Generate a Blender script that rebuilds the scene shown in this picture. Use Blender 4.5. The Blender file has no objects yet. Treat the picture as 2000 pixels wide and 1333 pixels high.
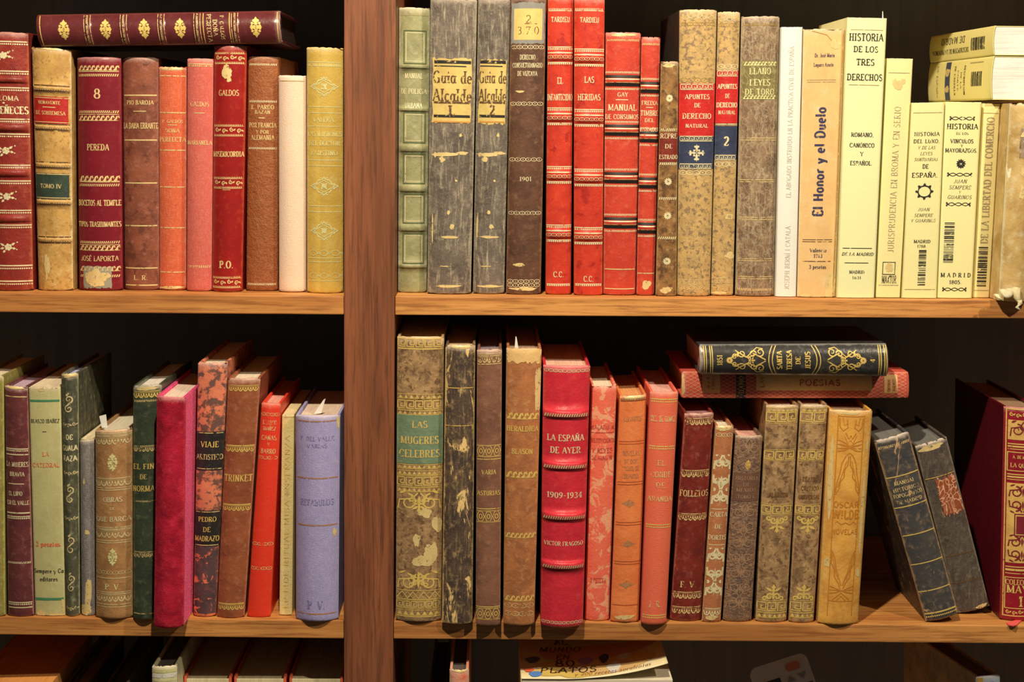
import bpy, bmesh, math, random
from mathutils import Vector, Matrix, noise as mnoise

S = bpy.context.scene
COL = S.collection
R = random.Random(7)

# ------------------------------------------------------------------ camera
F, DIST = 3170.0, 1.35
PITCH, YAW, ROLL = math.atan(431.5 / F), 30.0 / F, 0.0072
fwd = Vector((math.sin(YAW) * math.cos(PITCH), math.cos(YAW) * math.cos(PITCH), -math.sin(PITCH)))
rt0 = Vector((math.cos(YAW), -math.sin(YAW), 0))
up0 = rt0.cross(fwd)
CR = rt0 * math.cos(ROLL) + up0 * math.sin(ROLL)
CU = up0 * math.cos(ROLL) - rt0 * math.sin(ROLL)
CAM = Vector((0, -DIST, 0))
cam = bpy.data.cameras.new('camera')
cam.sensor_width = 36.0
cam.lens = 36.0 * F / 2000.0
cam.clip_start = 0.05
camo = bpy.data.objects.new('camera', cam)
COL.objects.link(camo)
camo.matrix_world = Matrix((
    (CR.x, CU.x, -fwd.x, CAM.x), (CR.y, CU.y, -fwd.y, CAM.y), (CR.z, CU.z, -fwd.z, CAM.z), (0, 0, 0, 1)))
S.camera = camo

# ------------------------------------------------------------------ world, lamps, exposure
S.view_settings.view_transform = 'Standard'
S.view_settings.look = 'None'
S.view_settings.exposure = 0.36
S.view_settings.gamma = 1.0
S.view_settings.use_curve_mapping = False
wd = bpy.data.worlds.new('World')
S.world = wd
wd.use_nodes = True
wd.node_tree.nodes['Background'].inputs[0].default_value = (1.0, 0.90, 0.72, 1)
wd.node_tree.nodes['Background'].inputs[1].default_value = 0.036
LCOL = (1.0, 0.86, 0.62)


def lamp(name, loc, power, radius, aim=None):
    l = bpy.data.lights.new(name, 'POINT')
    l.energy = power
    l.color = (1.0, 0.845, 0.605)
    l.shadow_soft_size = radius
    o = bpy.data.objects.new(name, l)
    o.location = loc
    COL.objects.link(o)


lamp('spot_or_fill_lamp', (-0.06, -0.62, 0.64), 40.0, 0.016)
lamp('spot_or_fill_lamp', (0.80, -0.80, 0.66), 26.0, 0.02)  # fill lamp added to brighten the right side, no real source

# light reaching each shelf, used to turn colours as seen into surface colours
LIT = {'U': 0.95, 'L': 0.52, 'B': 0.36, 'H': 0.9}


def px(x, y, Y):
    """point of the plane at depth Y seen at pixel (x, y) of the 2000 x 1333 frame"""
    d = fwd + CR * ((x - 1000.0) / F) + CU * ((666.5 - y) / F)
    t = (Y - CAM.y) / d.y
    return CAM + d * t


def pxz(x, y, z):
    d = fwd + CR * ((x - 1000.0) / F) + CU * ((666.5 - y) / F)
    t = (z - CAM.z) / d.z
    return CAM + d * t


def lin(c):
    out = []
    for v in c[:3]:
        v = v / 255.0
        out.append(v / 12.92 if v <= 0.04045 else ((v + 0.055) / 1.055) ** 2.4)
    return out


def alb(c, lit):
    if c[0] > 1.75 * c[1] and c[2] > c[1] * .6:
        c = (c[0], c[1], c[2] * .78)
    v = [max(0.004, a / (lit * k)) for a, k in zip(lin(c), LCOL)]
    if c[0] >= c[1] >= c[2]:
        v[1] = min(v[1], v[0])
        v[2] = min(v[2], v[0] * 0.96)
    m = max(1.0, max(v) / 0.86)
    return tuple(a / m for a in v) + (1.0,)


# ------------------------------------------------------------------ node helpers
class NG:
    def __init__(self, name):
        self.m = bpy.data.materials.new(name)
        self.m.use_nodes = True
        self.t = self.m.node_tree
        self.b = self.t.nodes['Principled BSDF']
        self.tc = self.t.nodes.new('ShaderNodeTexCoord')

    def nd(self, ty, **kw):
        n = self.t.nodes.new(ty)
        for k, v in kw.items():
            setattr(n, k, v)
        return n

    def lk(self, a, b):
        self.t.links.new(a, b)

    def put(self, sock, v):
        if hasattr(v, 'is_linked') or hasattr(v, 'links'):
            self.lk(v, sock)
        else:
            sock.default_value = v

    def vec(self, scale=(1, 1, 1), seed=0.0, src='Object'):
        n = self.nd('ShaderNodeMapping')
        self.lk(self.tc.outputs[src], n.inputs['Vector'])
        n.inputs['Location'].default_value = (seed * 1.37, seed * 2.11, seed * 0.73)
        n.inputs['Scale'].default_value = scale
        return n.outputs[0]

    def noise(self, vec, scale, detail=5.0, rough=0.6, dist=0.0):
        n = self.nd('ShaderNodeTexNoise')
        self.lk(vec, n.inputs['Vector'])
        n.inputs['Scale'].default_value = scale
        n.inputs['Detail'].default_value = detail
        n.inputs['Roughness'].default_value = rough
        n.inputs['Distortion'].default_value = dist
        return n.outputs['Fac']

    def ramp(self, fac, a, b, lo=0.0, hi=1.0):
        n = self.nd('ShaderNodeMapRange', interpolation_type='SMOOTHSTEP')
        self.put(n.inputs['Value'], fac)
        n.inputs['From Min'].default_value = a
        n.inputs['From Max'].default_value = b
        n.inputs['To Min'].default_value = lo
        n.inputs['To Max'].default_value = hi
        return n.outputs[0]

    def math(self, op, a, b=0.0, c=None):
        n = self.nd('ShaderNodeMath', operation=op)
        self.put(n.inputs[0], a)
        self.put(n.inputs[1], b)
        if c is not None:
            self.put(n.inputs[2], c)
        return n.outputs[0]

    def mix(self, fac, a, b):
        n = self.nd('ShaderNodeMix', data_type='RGBA')
        self.put(n.inputs[0], fac)
        self.put(n.inputs[6], a)
        self.put(n.inputs[7], b)
        return n.outputs[2]

    def bump(self, h, strength, dist=0.001):
        n = self.nd('ShaderNodeBump')
        n.inputs['Strength'].default_value = strength
        n.inputs['Distance'].default_value = dist
        self.put(n.inputs['Height'], h)
        self.lk(n.outputs[0], self.b.inputs['Normal'])


_seed = [0]
# surface colours read off the photograph for the lower and bottom shelves
READ = {
    'plum_leather': (74, 37, 36), 'slate_grey_cloth': (108, 92, 78), 'crimson_velvet': (138, 26, 44), 'chestnut_leather': (126, 66, 46),
    'oxblood_leather': (98, 34, 28), 'embossed_dark_brown_leather': (118, 84, 58), 'dull_brown_calf': (112, 70, 45), 'hazel_calf': (140, 94, 51),
    'bottle_green_leather': (52, 56, 37), 'sage_paper_cover': (146, 130, 80), 'lavender_blue_cloth': (130, 118, 140), 'tree_calf': (134, 100, 60),
    'green_label_leather': (108, 112, 80), 'rubbed_navy_leather': (56, 50, 48), 'cognac_calf': (150, 90, 46), 'black_label_leather': (40, 33, 29),
    'black_polished_leather': (48, 42, 40), 'dark_crackled_leather': (64, 52, 40), 'garnet_leather': (116, 22, 34), 'dark_green_rubbed_cloth': (68, 64, 42),
    'olive_yellow_cloth': (106, 92, 42), 'tawny_calf': (150, 90, 52), 'orange_calf': (206, 114, 60), 'flaking_salmon_cloth': (178, 82, 68),
    'coral_cloth': (188, 86, 70), 'cherry_red_leather': (164, 36, 54), 'pink_marbled_paper': (206, 116, 96), 'scuffed_black_calf': (62, 46, 34),
}


BLEND = 0.2


def lifted(c):
    up = (255 * (c[0] / 255) ** 0.70, min(250, c[1] * 0.9 + 36), min(246, c[2] * 0.95 + 18))
    return tuple(a + (b - a) * BLEND for a, b in zip(c, up))


def leather(name, base, dark=None, light=None, lit=0.9, mott=0.6, ms=30.0, spots=0.0, ss=150.0, fib=0.0, peel=0.0,
            ps=30.0, edge=0.35, rough=0.5, bump=0.25, bs=500.0, sheen=0.0, crack=0.0, cloth=0.0, lay=False, pv=False,
            spec=0.35, scratch=0.34):
    """worn book cover: mottling, spots, fibres, rubbed edges, cracks, cloth weave"""
    _seed[0] += 1
    sd = _seed[0] * 1.618
    ms *= 1.9
    ss *= 1.9
    ps *= 1.9
    dark = dark or tuple(v * 0.72 for v in base)
    light = light or tuple(min(255, v * 1.12 + 14) for v in base)
    if lit == LIT['U'] and not name.endswith('_card'):
        base, dark, light = lifted(base), lifted(dark), lifted(light)
    elif name in READ:
        nb = tuple(a + (b - a) * 0.6 for a, b in zip(base, READ[name]))
        k = [a / max(1, b) for a, b in zip(nb, base)]
        base = nb
        dark = tuple(min(255, a * q) for a, q in zip(dark, k))
        light = tuple(min(250, a * (1 + (q - 1) * .35)) for a, q in zip(light, k))
    g = NG(name)
    B_, D_, L_ = alb(base, lit), alb(dark, lit), alb(light, lit)
    v = g.vec((1, 1, 1), sd)
    st = (0.1, 1, 1) if lay else (1, 1, 0.1)
    vs = g.vec(st, sd)
    n1 = g.noise(v, ms, 7, 0.65, 0.4)
    col = g.mix(g.math('MULTIPLY', g.ramp(n1, 0.34, 0.74), mott), B_, D_)
    n1b = g.noise(v, ms * 3.1, 5, 0.6)
    col = g.mix(g.math('MULTIPLY', g.ramp(n1b, 0.5, 0.78), mott * 0.45), col, L_)
    if spots:
        n2 = g.noise(v, ss, 5, 0.62, 0.3)
        col = g.mix(g.math('MULTIPLY', g.ramp(n2, 0.58 - 0.16 * spots, 0.68 - 0.14 * spots), 0.85), col, D_)
    if fib:
        n3 = g.noise(vs, 420, 4, 0.7, 0.6)
        col = g.mix(g.math('MULTIPLY', g.ramp(n3, 0.5, 0.74), fib), col, L_)
        n3b = g.noise(g.vec((1, 1, 1), sd + 3), 300, 5, 0.75, 2.5)
        col = g.mix(g.math('MULTIPLY', g.ramp(n3b, 0.56, 0.66), fib * 0.55), col, L_)
    if peel:
        n4 = g.noise(g.vec((1, 1, 0.3), sd) if pv else v, ps, 8, 0.7 if pv else 0.62, 0.8)
        col = g.mix(g.ramp(n4, 0.66 - 0.3 * peel, 0.70 - 0.3 * peel), col, L_)
    if crack:
        vc = g.nd('ShaderNodeTexVoronoi', feature='DISTANCE_TO_EDGE')
        wv = g.nd('ShaderNodeVectorMath', operation='ADD')
        wn = g.nd('ShaderNodeTexNoise')
        g.lk(v, wn.inputs['Vector'])
        wn.inputs['Scale'].default_value = 60
        wm = g.nd('ShaderNodeVectorMath', operation='SCALE')
        g.lk(wn.outputs['Color'], wm.inputs[0])
        wm.inputs['Scale'].default_value = 0.02
        g.lk(g.vec((1, 1, 0.14) if not lay else (0.14, 1, 1), sd), wv.inputs[0])
        g.lk(wm.outputs[0], wv.inputs[1])
        g.lk(wv.outputs[0], vc.inputs['Vector'])
        vc.inputs['Scale'].default_value = 240
        col = g.mix(g.math('MULTIPLY', g.ramp(vc.outputs['Distance'], 0.0, 0.09, 1.0, 0.0), crack), col, L_)
    if scratch:
        n6 = g.noise(g.vec((1, 1, 0.35), sd + 9), 90, 8, 0.8, 1.2)
        col = g.mix(g.math('MULTIPLY', g.ramp(n6, 0.63, 0.72), scratch), col, L_)
    if edge:
        sp = g.nd('ShaderNodeSeparateXYZ')
        g.lk(g.tc.outputs['UV'], sp.inputs[0])
        eu = g.math('POWER', g.math('ABSOLUTE', g.math('MULTIPLY_ADD', sp.outputs[0], 2.0, -1.0)), 5.0)
        ev = g.math('POWER', g.math('ABSOLUTE', g.math('MULTIPLY_ADD', sp.outputs[1], 2.0, -1.0)), 42.0)
        e = g.math('MAXIMUM', eu, ev)
        nn = g.noise(v, 130, 6, 0.7)
        e2 = g.math('ADD', g.math('MULTIPLY', e, 0.62), g.math('MULTIPLY', nn, 0.8))
        col = g.mix(g.math('MULTIPLY', g.ramp(e2, 0.68, 1.0), edge), col, L_)
    if edge and not name.endswith('_card'):
        # dust and rubbing on the head of the spine
        dn = g.noise(g.vec((1, 1, 1), sd + 5), 210, 6, 0.7)
        dv = g.math('ADD', sp.outputs[1], g.math('MULTIPLY', dn, 0.045))
        du = alb(tuple(a * .35 + b_ * .65 for a, b_ in zip(base, (226, 196, 158))), lit)
        col = g.mix(g.math('MULTIPLY', g.ramp(dv, 0.022, 0.052, 1.0, 0.0), min(0.75, 0.35 + edge * 0.5)), col, du)
    if cloth:
        w1 = g.noise(g.vec((1, 1, 0.14), sd + 1), 1700, 2, 0.5)
        w2 = g.noise(g.vec((0.14, 1, 1), sd + 2), 1700, 2, 0.5)
        w = g.math('ADD', w1, w2)
        col = g.mix(g.math('MULTIPLY', g.ramp(w, 0.9, 1.25), cloth), col, L_)
        col = g.mix(g.math('MULTIPLY', g.ramp(w, 0.95, 0.7), cloth * 0.8), col, D_)
        h = w
    else:
        h = g.math('ADD', g.noise(v, bs, 4, 0.6), g.math('MULTIPLY', n1b, 1.5))
    g.put(g.b.inputs['Base Color'], col)
    g.b.inputs['Roughness'].default_value = rough
    g.b.inputs['Specular IOR Level'].default_value = spec
    if sheen:
        g.b.inputs['Sheen Weight'].default_value = sheen
        g.b.inputs['Sheen Roughness'].default_value = 0.35
        g.b.inputs['Sheen Tint'].default_value = alb(light, lit)
    g.bump(h, bump, 0.0012)
    return g.m


_flat = {}


def plain(name, c, lit=0.9, rough=0.7, metal=0.0, wear=0.0, var=0.15):
    k = (name, tuple(c), lit, wear)
    if k in _flat:
        return _flat[k]
    g = NG(name)
    a = alb(c, lit)
    n = g.noise(g.vec((1, 1, 1), 2.0), 160, 4)
    d = tuple(x * 0.55 for x in a[:3]) + (1,)
    g.put(g.b.inputs['Base Color'], g.mix(g.math('MULTIPLY', g.ramp(n, 0.35, 0.7), var * 2), a, d))
    g.b.inputs['Roughness'].default_value = rough
    g.b.inputs['Metallic'].default_value = metal
    if wear:
        n2 = g.noise(g.vec((1, 1, 1), 5.0), 330, 5, 0.7)
        g.put(g.b.inputs['Alpha'], g.ramp(n2, 0.36 + 0.22 * wear - 0.05, 0.36 + 0.22 * wear + 0.05))
    _flat[k] = g.m
    return g.m


def ink(code, row):
    lit = LIT[row]
    T = {
        'g': ('gilt', (248, 208, 128), 0.38, 0.1, 0.12),
        'G': ('bright_gilt', (238, 194, 96), 0.36, 0.1, 0.08),
        'p': ('pale_gilt', (252, 226, 160), 0.45, 0.08, 0.12),
        'w': ('worn_gilt', (238, 198, 122), 0.45, 0.1, 0.4),
        'y': ('yellow_gilt', (250, 232, 146), 0.4, 0.1, 0.2),
        'k': ('black_ink', (36, 30, 26), 0.6, 0.0, 0.15),
        'K': ('solid_black_ink', (30, 26, 24), 0.6, 0.0, 0.0),
        'b': ('brown_ink', (96, 62, 34), 0.6, 0.0, 0.35),
        'n': ('navy_ink', (56, 52, 74), 0.6, 0.0, 0.1),
        'c': ('grey_ink', (196, 178, 142), 0.7, 0.0, 0.2),
        'C': ('taupe_ink', (164, 142, 92), 0.7, 0.0, 0.25),
        'r': ('red_ink', (206, 92, 48), 0.7, 0.0, 0.35),
        'e': ('green_ink', (52, 98, 60), 0.7, 0.0, 0.1),
        'o': ('ochre_line', (150, 92, 24), 0.6, 0.0, 0.2),
        'd': ('dark_red_ink', (132, 44, 44), 0.7, 0.0, 0.4),
        't': ('tan_ink', (170, 130, 60), 0.7, 0.0, 0.3),
        'm': ('tarnished_stamping', (142, 96, 58), 0.55, 0.1, 0.4),
        'v': ('faded_stamping', (104, 92, 112), 0.6, 0.0, 0.35),
        'q': ('dark_calf_line', (84, 52, 20), 0.6, 0.0, 0.2),
        'x': ('cream_scuff', (246, 226, 180), 0.8, 0.0, 0.1),
        'z': ('blue_grey_border', (150, 150, 128), 0.8, 0.0, 0.2),
    }[code]
    return plain(T[0], T[1], lit, T[2], T[3], T[4], 0.12)


def paper(name, c, lit, lines=0.5, axis=0):
    g = NG(name)
    a = alb(c, lit)
    d = tuple(x * 0.55 for x in a[:3]) + (1,)
    sc = [[900, 30, 30], [30, 900, 30], [30, 30, 900]][axis]
    n = g.noise(g.vec(sc, 1.0), 1.0, 3, 0.6)
    n2 = g.noise(g.vec((1, 1, 1), 3.0), 40, 4)
    col = g.mix(g.math('MULTIPLY', g.ramp(n, 0.4, 0.75), lines), a, d)
    col = g.mix(g.math('MULTIPLY', g.ramp(n2, 0.45, 0.8), 0.3), col, d)
    g.put(g.b.inputs['Base Color'], col)
    g.b.inputs['Roughness'].default_value = 0.85
    g.b.inputs['Specular IOR Level'].default_value = 0.15
    g.bump(n, 0.3, 0.0008)
    return g.m


def wood(name, c1, c2, c3, axis, lit=0.9, fine=1.0):
    g = NG(name)
    st = [1.0, 1.0, 1.0]
    st[axis] = 0.045
    v = g.vec(st, 4.0)
    n1 = g.noise(v, 55, 6, 0.6, 0.8)
    n2 = g.noise(v, 330, 5, 0.7, 0.3)
    st2 = [1.0, 1.0, 1.0]
    st2[axis] = 0.3
    n3 = g.noise(g.vec(st2, 8.0), 9, 4, 0.6, 0.5)
    col = g.mix(g.ramp(n1, 0.3, 0.72), alb(c1, lit), alb(c2, lit))
    col = g.mix(g.math('MULTIPLY', g.ramp(n2, 0.44, 0.66), 0.75 * fine), col, alb(c3, lit))
    col = g.mix(g.math('MULTIPLY', g.ramp(n3, 0.46, 0.75), 0.55), col, alb(c3, lit))
    n4 = g.noise(g.vec((1, 1, 1), 6.0), 70, 8, 0.8, 1.0)
    col = g.mix(g.math('MULTIPLY', g.ramp(n4, 0.64, 0.74), 0.25), col, alb(tuple(min(255, x * 1.25 + 25) for x in c1), lit))
    g.put(g.b.inputs['Base Color'], col)
    g.b.inputs['Roughness'].default_value = 0.5
    g.bump(n2, 0.25, 0.0006)
    return g.m


# ------------------------------------------------------------------ objects
def mesh_obj(name, verts, faces, mats, parent=None, midx=None, uvs=None, smooth=False, bevel=0.0):
    me = bpy.data.meshes.new(name)
    me.from_pydata([tuple(v) for v in verts], [], faces)
    for m in mats:
        me.materials.append(m)
    if midx:
        me.polygons.foreach_set('material_index', midx)
    if uvs:
        ul = me.uv_layers.new(name='UVMap')
        lv = [0] * len(me.loops)
        me.loops.foreach_get('vertex_index', lv)
        fl = []
        for i in lv:
            fl += [uvs[i][0], uvs[i][1]]
        ul.data.foreach_set('uv', fl)
    else:
        ul = me.uv_layers.new(name='UVMap')
        ul.data.foreach_set('uv', [0.5] * (2 * len(me.loops)))
    if smooth is True:
        me.polygons.foreach_set('use_smooth', [True] * len(me.polygons))
    elif smooth:
        me.polygons.foreach_set('use_smooth', smooth)
    if bevel:
        bm = bmesh.new()
        bm.from_mesh(me)
        bmesh.ops.recalc_face_normals(bm, faces=bm.faces)
        bmesh.ops.bevel(bm, geom=bm.edges[:], offset=bevel, segments=2, affect='EDGES', profile=0.6)
        bm.to_mesh(me)
        bm.free()
    me.update()
    o = bpy.data.objects.new(name, me)
    COL.objects.link(o)
    if parent:
        o.parent = parent
    return o


def empty(name, loc, label, cat, group=None):
    o = bpy.data.objects.new(name, None)
    o.empty_display_size = 0.02
    o.location = loc
    o['label'] = label
    o['category'] = cat
    if group:
        o['group'] = group
    COL.objects.link(o)
    return o


BOXF = [(0, 1, 2, 3), (7, 6, 5, 4), (0, 4, 5, 1), (1, 5, 6, 2), (2, 6, 7, 3), (3, 7, 4, 0)]


def hexa(name, front, back, mats, parent=None, bevel=0.0, uv=None):
    vs = list(front) + list(back)
    return mesh_obj(name, vs, BOXF, mats, parent, bevel=bevel)


# ------------------------------------------------------------------ lettering
def arc(cx, cy, rx, ry, a0, a1, n=12):
    return [(cx + rx * math.cos(math.radians(a0 + (a1 - a0) * i / n)), cy + ry * math.sin(math.radians(a0 + (a1 - a0) * i / n)))
            for i in range(n + 1)]


def V(x, a=0, b=1):
    return [(x, a), (x, b)]


def H(x0, x1, y):
    return [(x0, y), (x1, y)]


_c = 'c'
GL = {
    'A': (.76, [[(.04, 0), (.38, 1)], [(.38, 1), (.72, 0)], H(.18, .58, .35)]),
    'B': (.68, [V(.14), (_c, [(.14, 1)] + arc(.34, .76, .22, .24, 90, -90) + [(.14, .52)]), (_c, [(.14, .52)] + arc(.36, .26, .25, .26, 90, -90) + [(.14, 0)])]),
    'C': (.7, [(_c, arc(.4, .5, .33, .5, 42, 318)), V(.66, .7, .95)]),
    'D': (.74, [V(.14), (_c, [(.14, 1)] + arc(.3, .5, .37, .5, 90, -90) + [(.14, 0)])]),
    'E': (.62, [V(.14), H(.14, .56, 1), H(.14, .46, .52), H(.14, .58, 0), V(.56, .82, 1), V(.58, 0, .2)]),
    'F': (.58, [V(.14), H(.14, .54, 1), H(.14, .44, .5), V(.54, .8, 1)]),
    'G': (.76, [(_c, arc(.4, .5, .33, .5, 42, 330)), V(.66, .02, .42), H(.5, .76, .42)]),
    'H': (.76, [V(.14), V(.62), H(.14, .62, .52)]),
    'I': (.34, [V(.17)]),
    'J': (.44, [(_c, [(.3, 1), (.3, .22)] + arc(.17, .2, .13, .2, 0, -150))]),
    'K': (.72, [V(.14), [(.6, 1), (.16, .42)], [(.28, .56), (.66, 0)]]),
    'L': (.6, [V(.14), H(.14, .56, 0), V(.56, 0, .22)]),
    'M': (.92, [V(.13), [(.13, 1), (.46, .08)], [(.46, .08), (.79, 1)], V(.79)]),
    'N': (.76, [V(.13), [(.13, 1), (.63, 0)], V(.63)]),
    'O': (.78, [(_c, arc(.39, .5, .33, .5, 0, 360, 18))]),
    'P': (.64, [V(.14), (_c, [(.14, 1)] + arc(.34, .74, .24, .26, 90, -90) + [(.14, .48)])]),
    'Q': (.78, [(_c, arc(.39, .5, .33, .5, 0, 360, 18)), [(.4, .2), (.66, -.16)]]),
    'R': (.72, [V(.14), (_c, [(.14, 1)] + arc(.34, .75, .24, .25, 90, -90) + [(.14, .5)]), [(.34, .5), (.66, 0)]]),
    'S': (.6, [(_c, arc(.3, .75, .2, .25, 25, 250) + arc(.3, .25, .23, .26, 75, -155))]),
    'T': (.66, [V(.33), H(.04, .62, 1), V(.05, .8, 1), V(.61, .8, 1)]),
    'U': (.74, [(_c, [(.13, 1), (.13, .32)] + arc(.37, .3, .24, .3, 180, 360) + [(.61, .32), (.61, 1)])]),
    'V': (.74, [[(.04, 1), (.37, 0)], [(.37, 0), (.7, 1)]]),
    'W': (1.04, [[(.04, 1), (.28, 0)], [(.28, 0), (.52, 1)], [(.52, 1), (.76, 0)], [(.76, 0), (1, 1)]]),
    'X': (.7, [[(.06, 1), (.64, 0)], [(.64, 1), (.06, 0)]]),
    'Y': (.7, [[(.04, 1), (.35, .46)], [(.66, 1), (.35, .46)], V(.35, 0, .46)]),
    'Z': (.64, [H(.06, .58, 1), [(.58, 1), (.06, 0)], H(.06, .58, 0)]),
    '0': (.62, [(_c, arc(.31, .5, .24, .5, 0, 360, 18))]),
    '1': (.4, [V(.22), [(.08, .8), (.22, 1)]]),
    '2': (.6, [(_c, arc(.3, .72, .21, .28, 165, -40) + [(.08, .02)]), H(.08, .54, 0), V(.54, 0, .18)]),
    '3': (.58, [(_c, arc(.28, .76, .19, .24, 150, -90) + arc(.28, .26, .23, .26, 90, -150))]),
    '4': (.62, [V(.42), [(.42, 1), (.05, .3)], H(.05, .58, .3)]),
    '5': (.58, [H(.14, .5, 1), V(.14, .52, 1), (_c, arc(.26, .3, .24, .3, 110, -150))]),
    '6': (.6, [(_c, [(.48, .98)] + arc(.5, .35, .42, .6, 115, 180) + arc(.3, .28, .22, .28, 180, 540, 18))]),
    '7': (.56, [H(.06, .52, 1), [(.52, 1), (.2, 0)], V(.07, .82, 1)]),
    '8': (.6, [(_c, arc(.3, .76, .18, .24, -90, 270, 16)), (_c, arc(.3, .26, .23, .26, 90, 450, 16))]),
    '9': (.6, [(_c, [(.12, .02)] + arc(.1, .65, .42, .6, -65, 0) + arc(.3, .72, .22, .28, 0, 360, 18))]),
    '.': (.26, [V(.12, -.02, .12)]), ',': (.26, [[(.14, .1), (.08, -.14)]]), '-': (.46, [H(.06, .4, .42), H(.06, .4, .46)]),
    ':': (.26, [V(.12, 0, .12), V(.12, .5, .62)]),
    'a': (.56, [(_c, arc(.26, .3, .19, .3, 0, 360, 14)), V(.46, 0, .6)]),
    'b': (.58, [V(.12, 0, 1.02), (_c, arc(.31, .3, .2, .3, 0, 360, 14))]),
    'c': (.5, [(_c, arc(.29, .3, .22, .3, 45, 315))]),
    'd': (.58, [(_c, arc(.27, .3, .2, .3, 0, 360, 14)), V(.47, 0, 1.02)]),
    'e': (.52, [(_c, [(.08, .32), (.46, .32)] + arc(.27, .3, .2, .3, 10, 310))]),
    'g': (.56, [(_c, arc(.26, .32, .19, .28, 0, 360, 14)), (_c, [(.45, .6), (.45, -.1)] + arc(.26, -.1, .19, .2, 0, -150))]),
    'h': (.58, [V(.12, 0, 1.02), (_c, arc(.3, .36, .18, .26, 180, 0)), V(.48, 0, .36)]),
    'i': (.28, [V(.14, 0, .6), V(.14, .8, .94)]),
    'l': (.28, [V(.14, 0, 1.02)]),
    'm': (.84, [V(.12, 0, .6), (_c, arc(.27, .36, .15, .26, 180, 0)), V(.42, 0, .36), (_c, arc(.57, .36, .15, .26, 180, 0)), V(.72, 0, .36)]),
    'n': (.58, [V(.12, 0, .6), (_c, arc(.3, .36, .18, .26, 180, 0)), V(.48, 0, .36)]),
    'o': (.54, [(_c, arc(.27, .3, .21, .3, 0, 360, 14))]),
    'p': (.58, [V(.12, -.32, .6), (_c, arc(.31, .3, .2, .3, 0, 360, 14))]),
    'r': (.42, [V(.12, 0, .6), (_c, arc(.32, .34, .2, .26, 180, 60))]),
    's': (.46, [(_c, arc(.23, .46, .14, .16, 25, 250, 8) + arc(.23, .15, .17, .16, 75, -155, 8))]),
    't': (.38, [V(.17, 0, .88), H(.03, .34, .6)]),
    'u': (.58, [(_c, [(.12, .6), (.12, .24)] + arc(.29, .22, .17, .22, 180, 360) + [(.46, .24)]), V(.46, 0, .6)]),
    'v': (.5, [[(.04, .6), (.25, 0)], [(.25, 0), (.46, .6)]]),
    'y': (.52, [[(.04, .6), (.27, 0)], (_c, [(.48, .6), (.2, -.28), (.08, -.3)])]),
    'z': (.48, [H(.06, .42, .6), [(.42, .6), (.06, 0)], H(.06, .42, 0)]),
}
ACC = {'Ñ': ('N', 't'), 'ñ': ('n', 't'), 'Á': ('A', 'a'), 'É': ('E', 'a'), 'Í': ('I', 'a'), 'Ó': ('O', 'a'), 'Ú': ('U', 'a'),
       'í': ('i', 'a'), 'ó': ('o', 'a'), 'é': ('e', 'a'), 'ª': ('a', '')}


def ribbon(pts, wf, closed=False):
    """quads along a polyline; wf(dx, dy, t) gives the width"""
    P = [pts[0]]
    for p in pts[1:]:
        if abs(p[0] - P[-1][0]) + abs(p[1] - P[-1][1]) > 1e-6:
            P.append(p)
    if len(P) < 2:
        return []
    n = len(P)
    L, Rr = [], []
    for i in range(n):
        a = P[max(0, i - 1)]
        b = P[min(n - 1, i + 1)]
        if closed and i in (0, n - 1):
            a, b = P[n - 2], P[1]
        dx, dy = b[0] - a[0], b[1] - a[1]
        l = math.hypot(dx, dy) or 1e-9
        dx, dy = dx / l, dy / l
        w = wf(dx, dy, i / (n - 1)) * 0.5
        L.append((P[i][0] - dy * w, P[i][1] + dx * w))
        Rr.append((P[i][0] + dy * w, P[i][1] - dx * w))
    return [(L[i], L[i + 1], Rr[i + 1], Rr[i]) for i in range(n - 1)]


def glyph(ch, thick, thin, serif, sx):
    """quads of one character in cap-height units (y up), sx = horizontal stretch"""
    ac = None
    if ch in ACC:
        ch, ac = ACC[ch]
    if ch not in GL:
        return 0.34 * sx, []
    w, st = GL[ch]
    out = []
    for s in st:
        curved = s[0] == _c
        pts = s[1] if curved else s
        pts = [(x * sx, y) for x, y in pts]
        if curved:
            out += ribbon(pts, lambda dx, dy, t: thin + (thick - thin) * abs(dy) ** 1.3)
        else:
            dx, dy = pts[1][0] - pts[0][0], pts[1][1] - pts[0][1]
            if abs(dy) < 0.02:
                wd_ = thin
            elif abs(dx) < 0.02 * sx + 1e-4:
                wd_ = thick if abs(dy) > 0.3 else thin * 1.2
            else:
                wd_ = thick if dx * dy < 0 or ch == 'Z' else thin * 1.25
            out += ribbon(pts, lambda a, b, t: wd_)
            if serif and abs(dy) > 0.45:
                for q in pts:
                    if q[1] in (0, 1, .6, 1.02, -.32):
                        hw = thick * 0.5 + serif
                        if ch in 'AVWXYKvy':
                            hw = serif * 1.1
                        yy = q[1] - thin * 0.5 if q[1] > 0.3 else q[1] + thin * 0.5
                        out.append(((q[0] - hw, yy - thin * .55), (q[0] + hw, yy - thin * .55), (q[0] + hw, yy + thin * .55), (q[0] - hw, yy + thin * .55)))
    cx = w * sx * 0.5
    if ac == 't':
        y0 = 1.12 if ch == 'N' else .74
        out += ribbon([(cx - .2 * sx, y0), (cx - .08 * sx, y0 + .09), (cx + .08 * sx, y0 + .02), (cx + .2 * sx, y0 + .1)], lambda a, b, t: thin * 1.3)
    elif ac == 'a':
        y0 = 1.08 if ch.isupper() else .74
        out += ribbon([(cx - .02, y0), (cx + .14 * sx, y0 + .18)], lambda a, b, t: thin * 1.5)
    return w * sx, out


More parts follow.
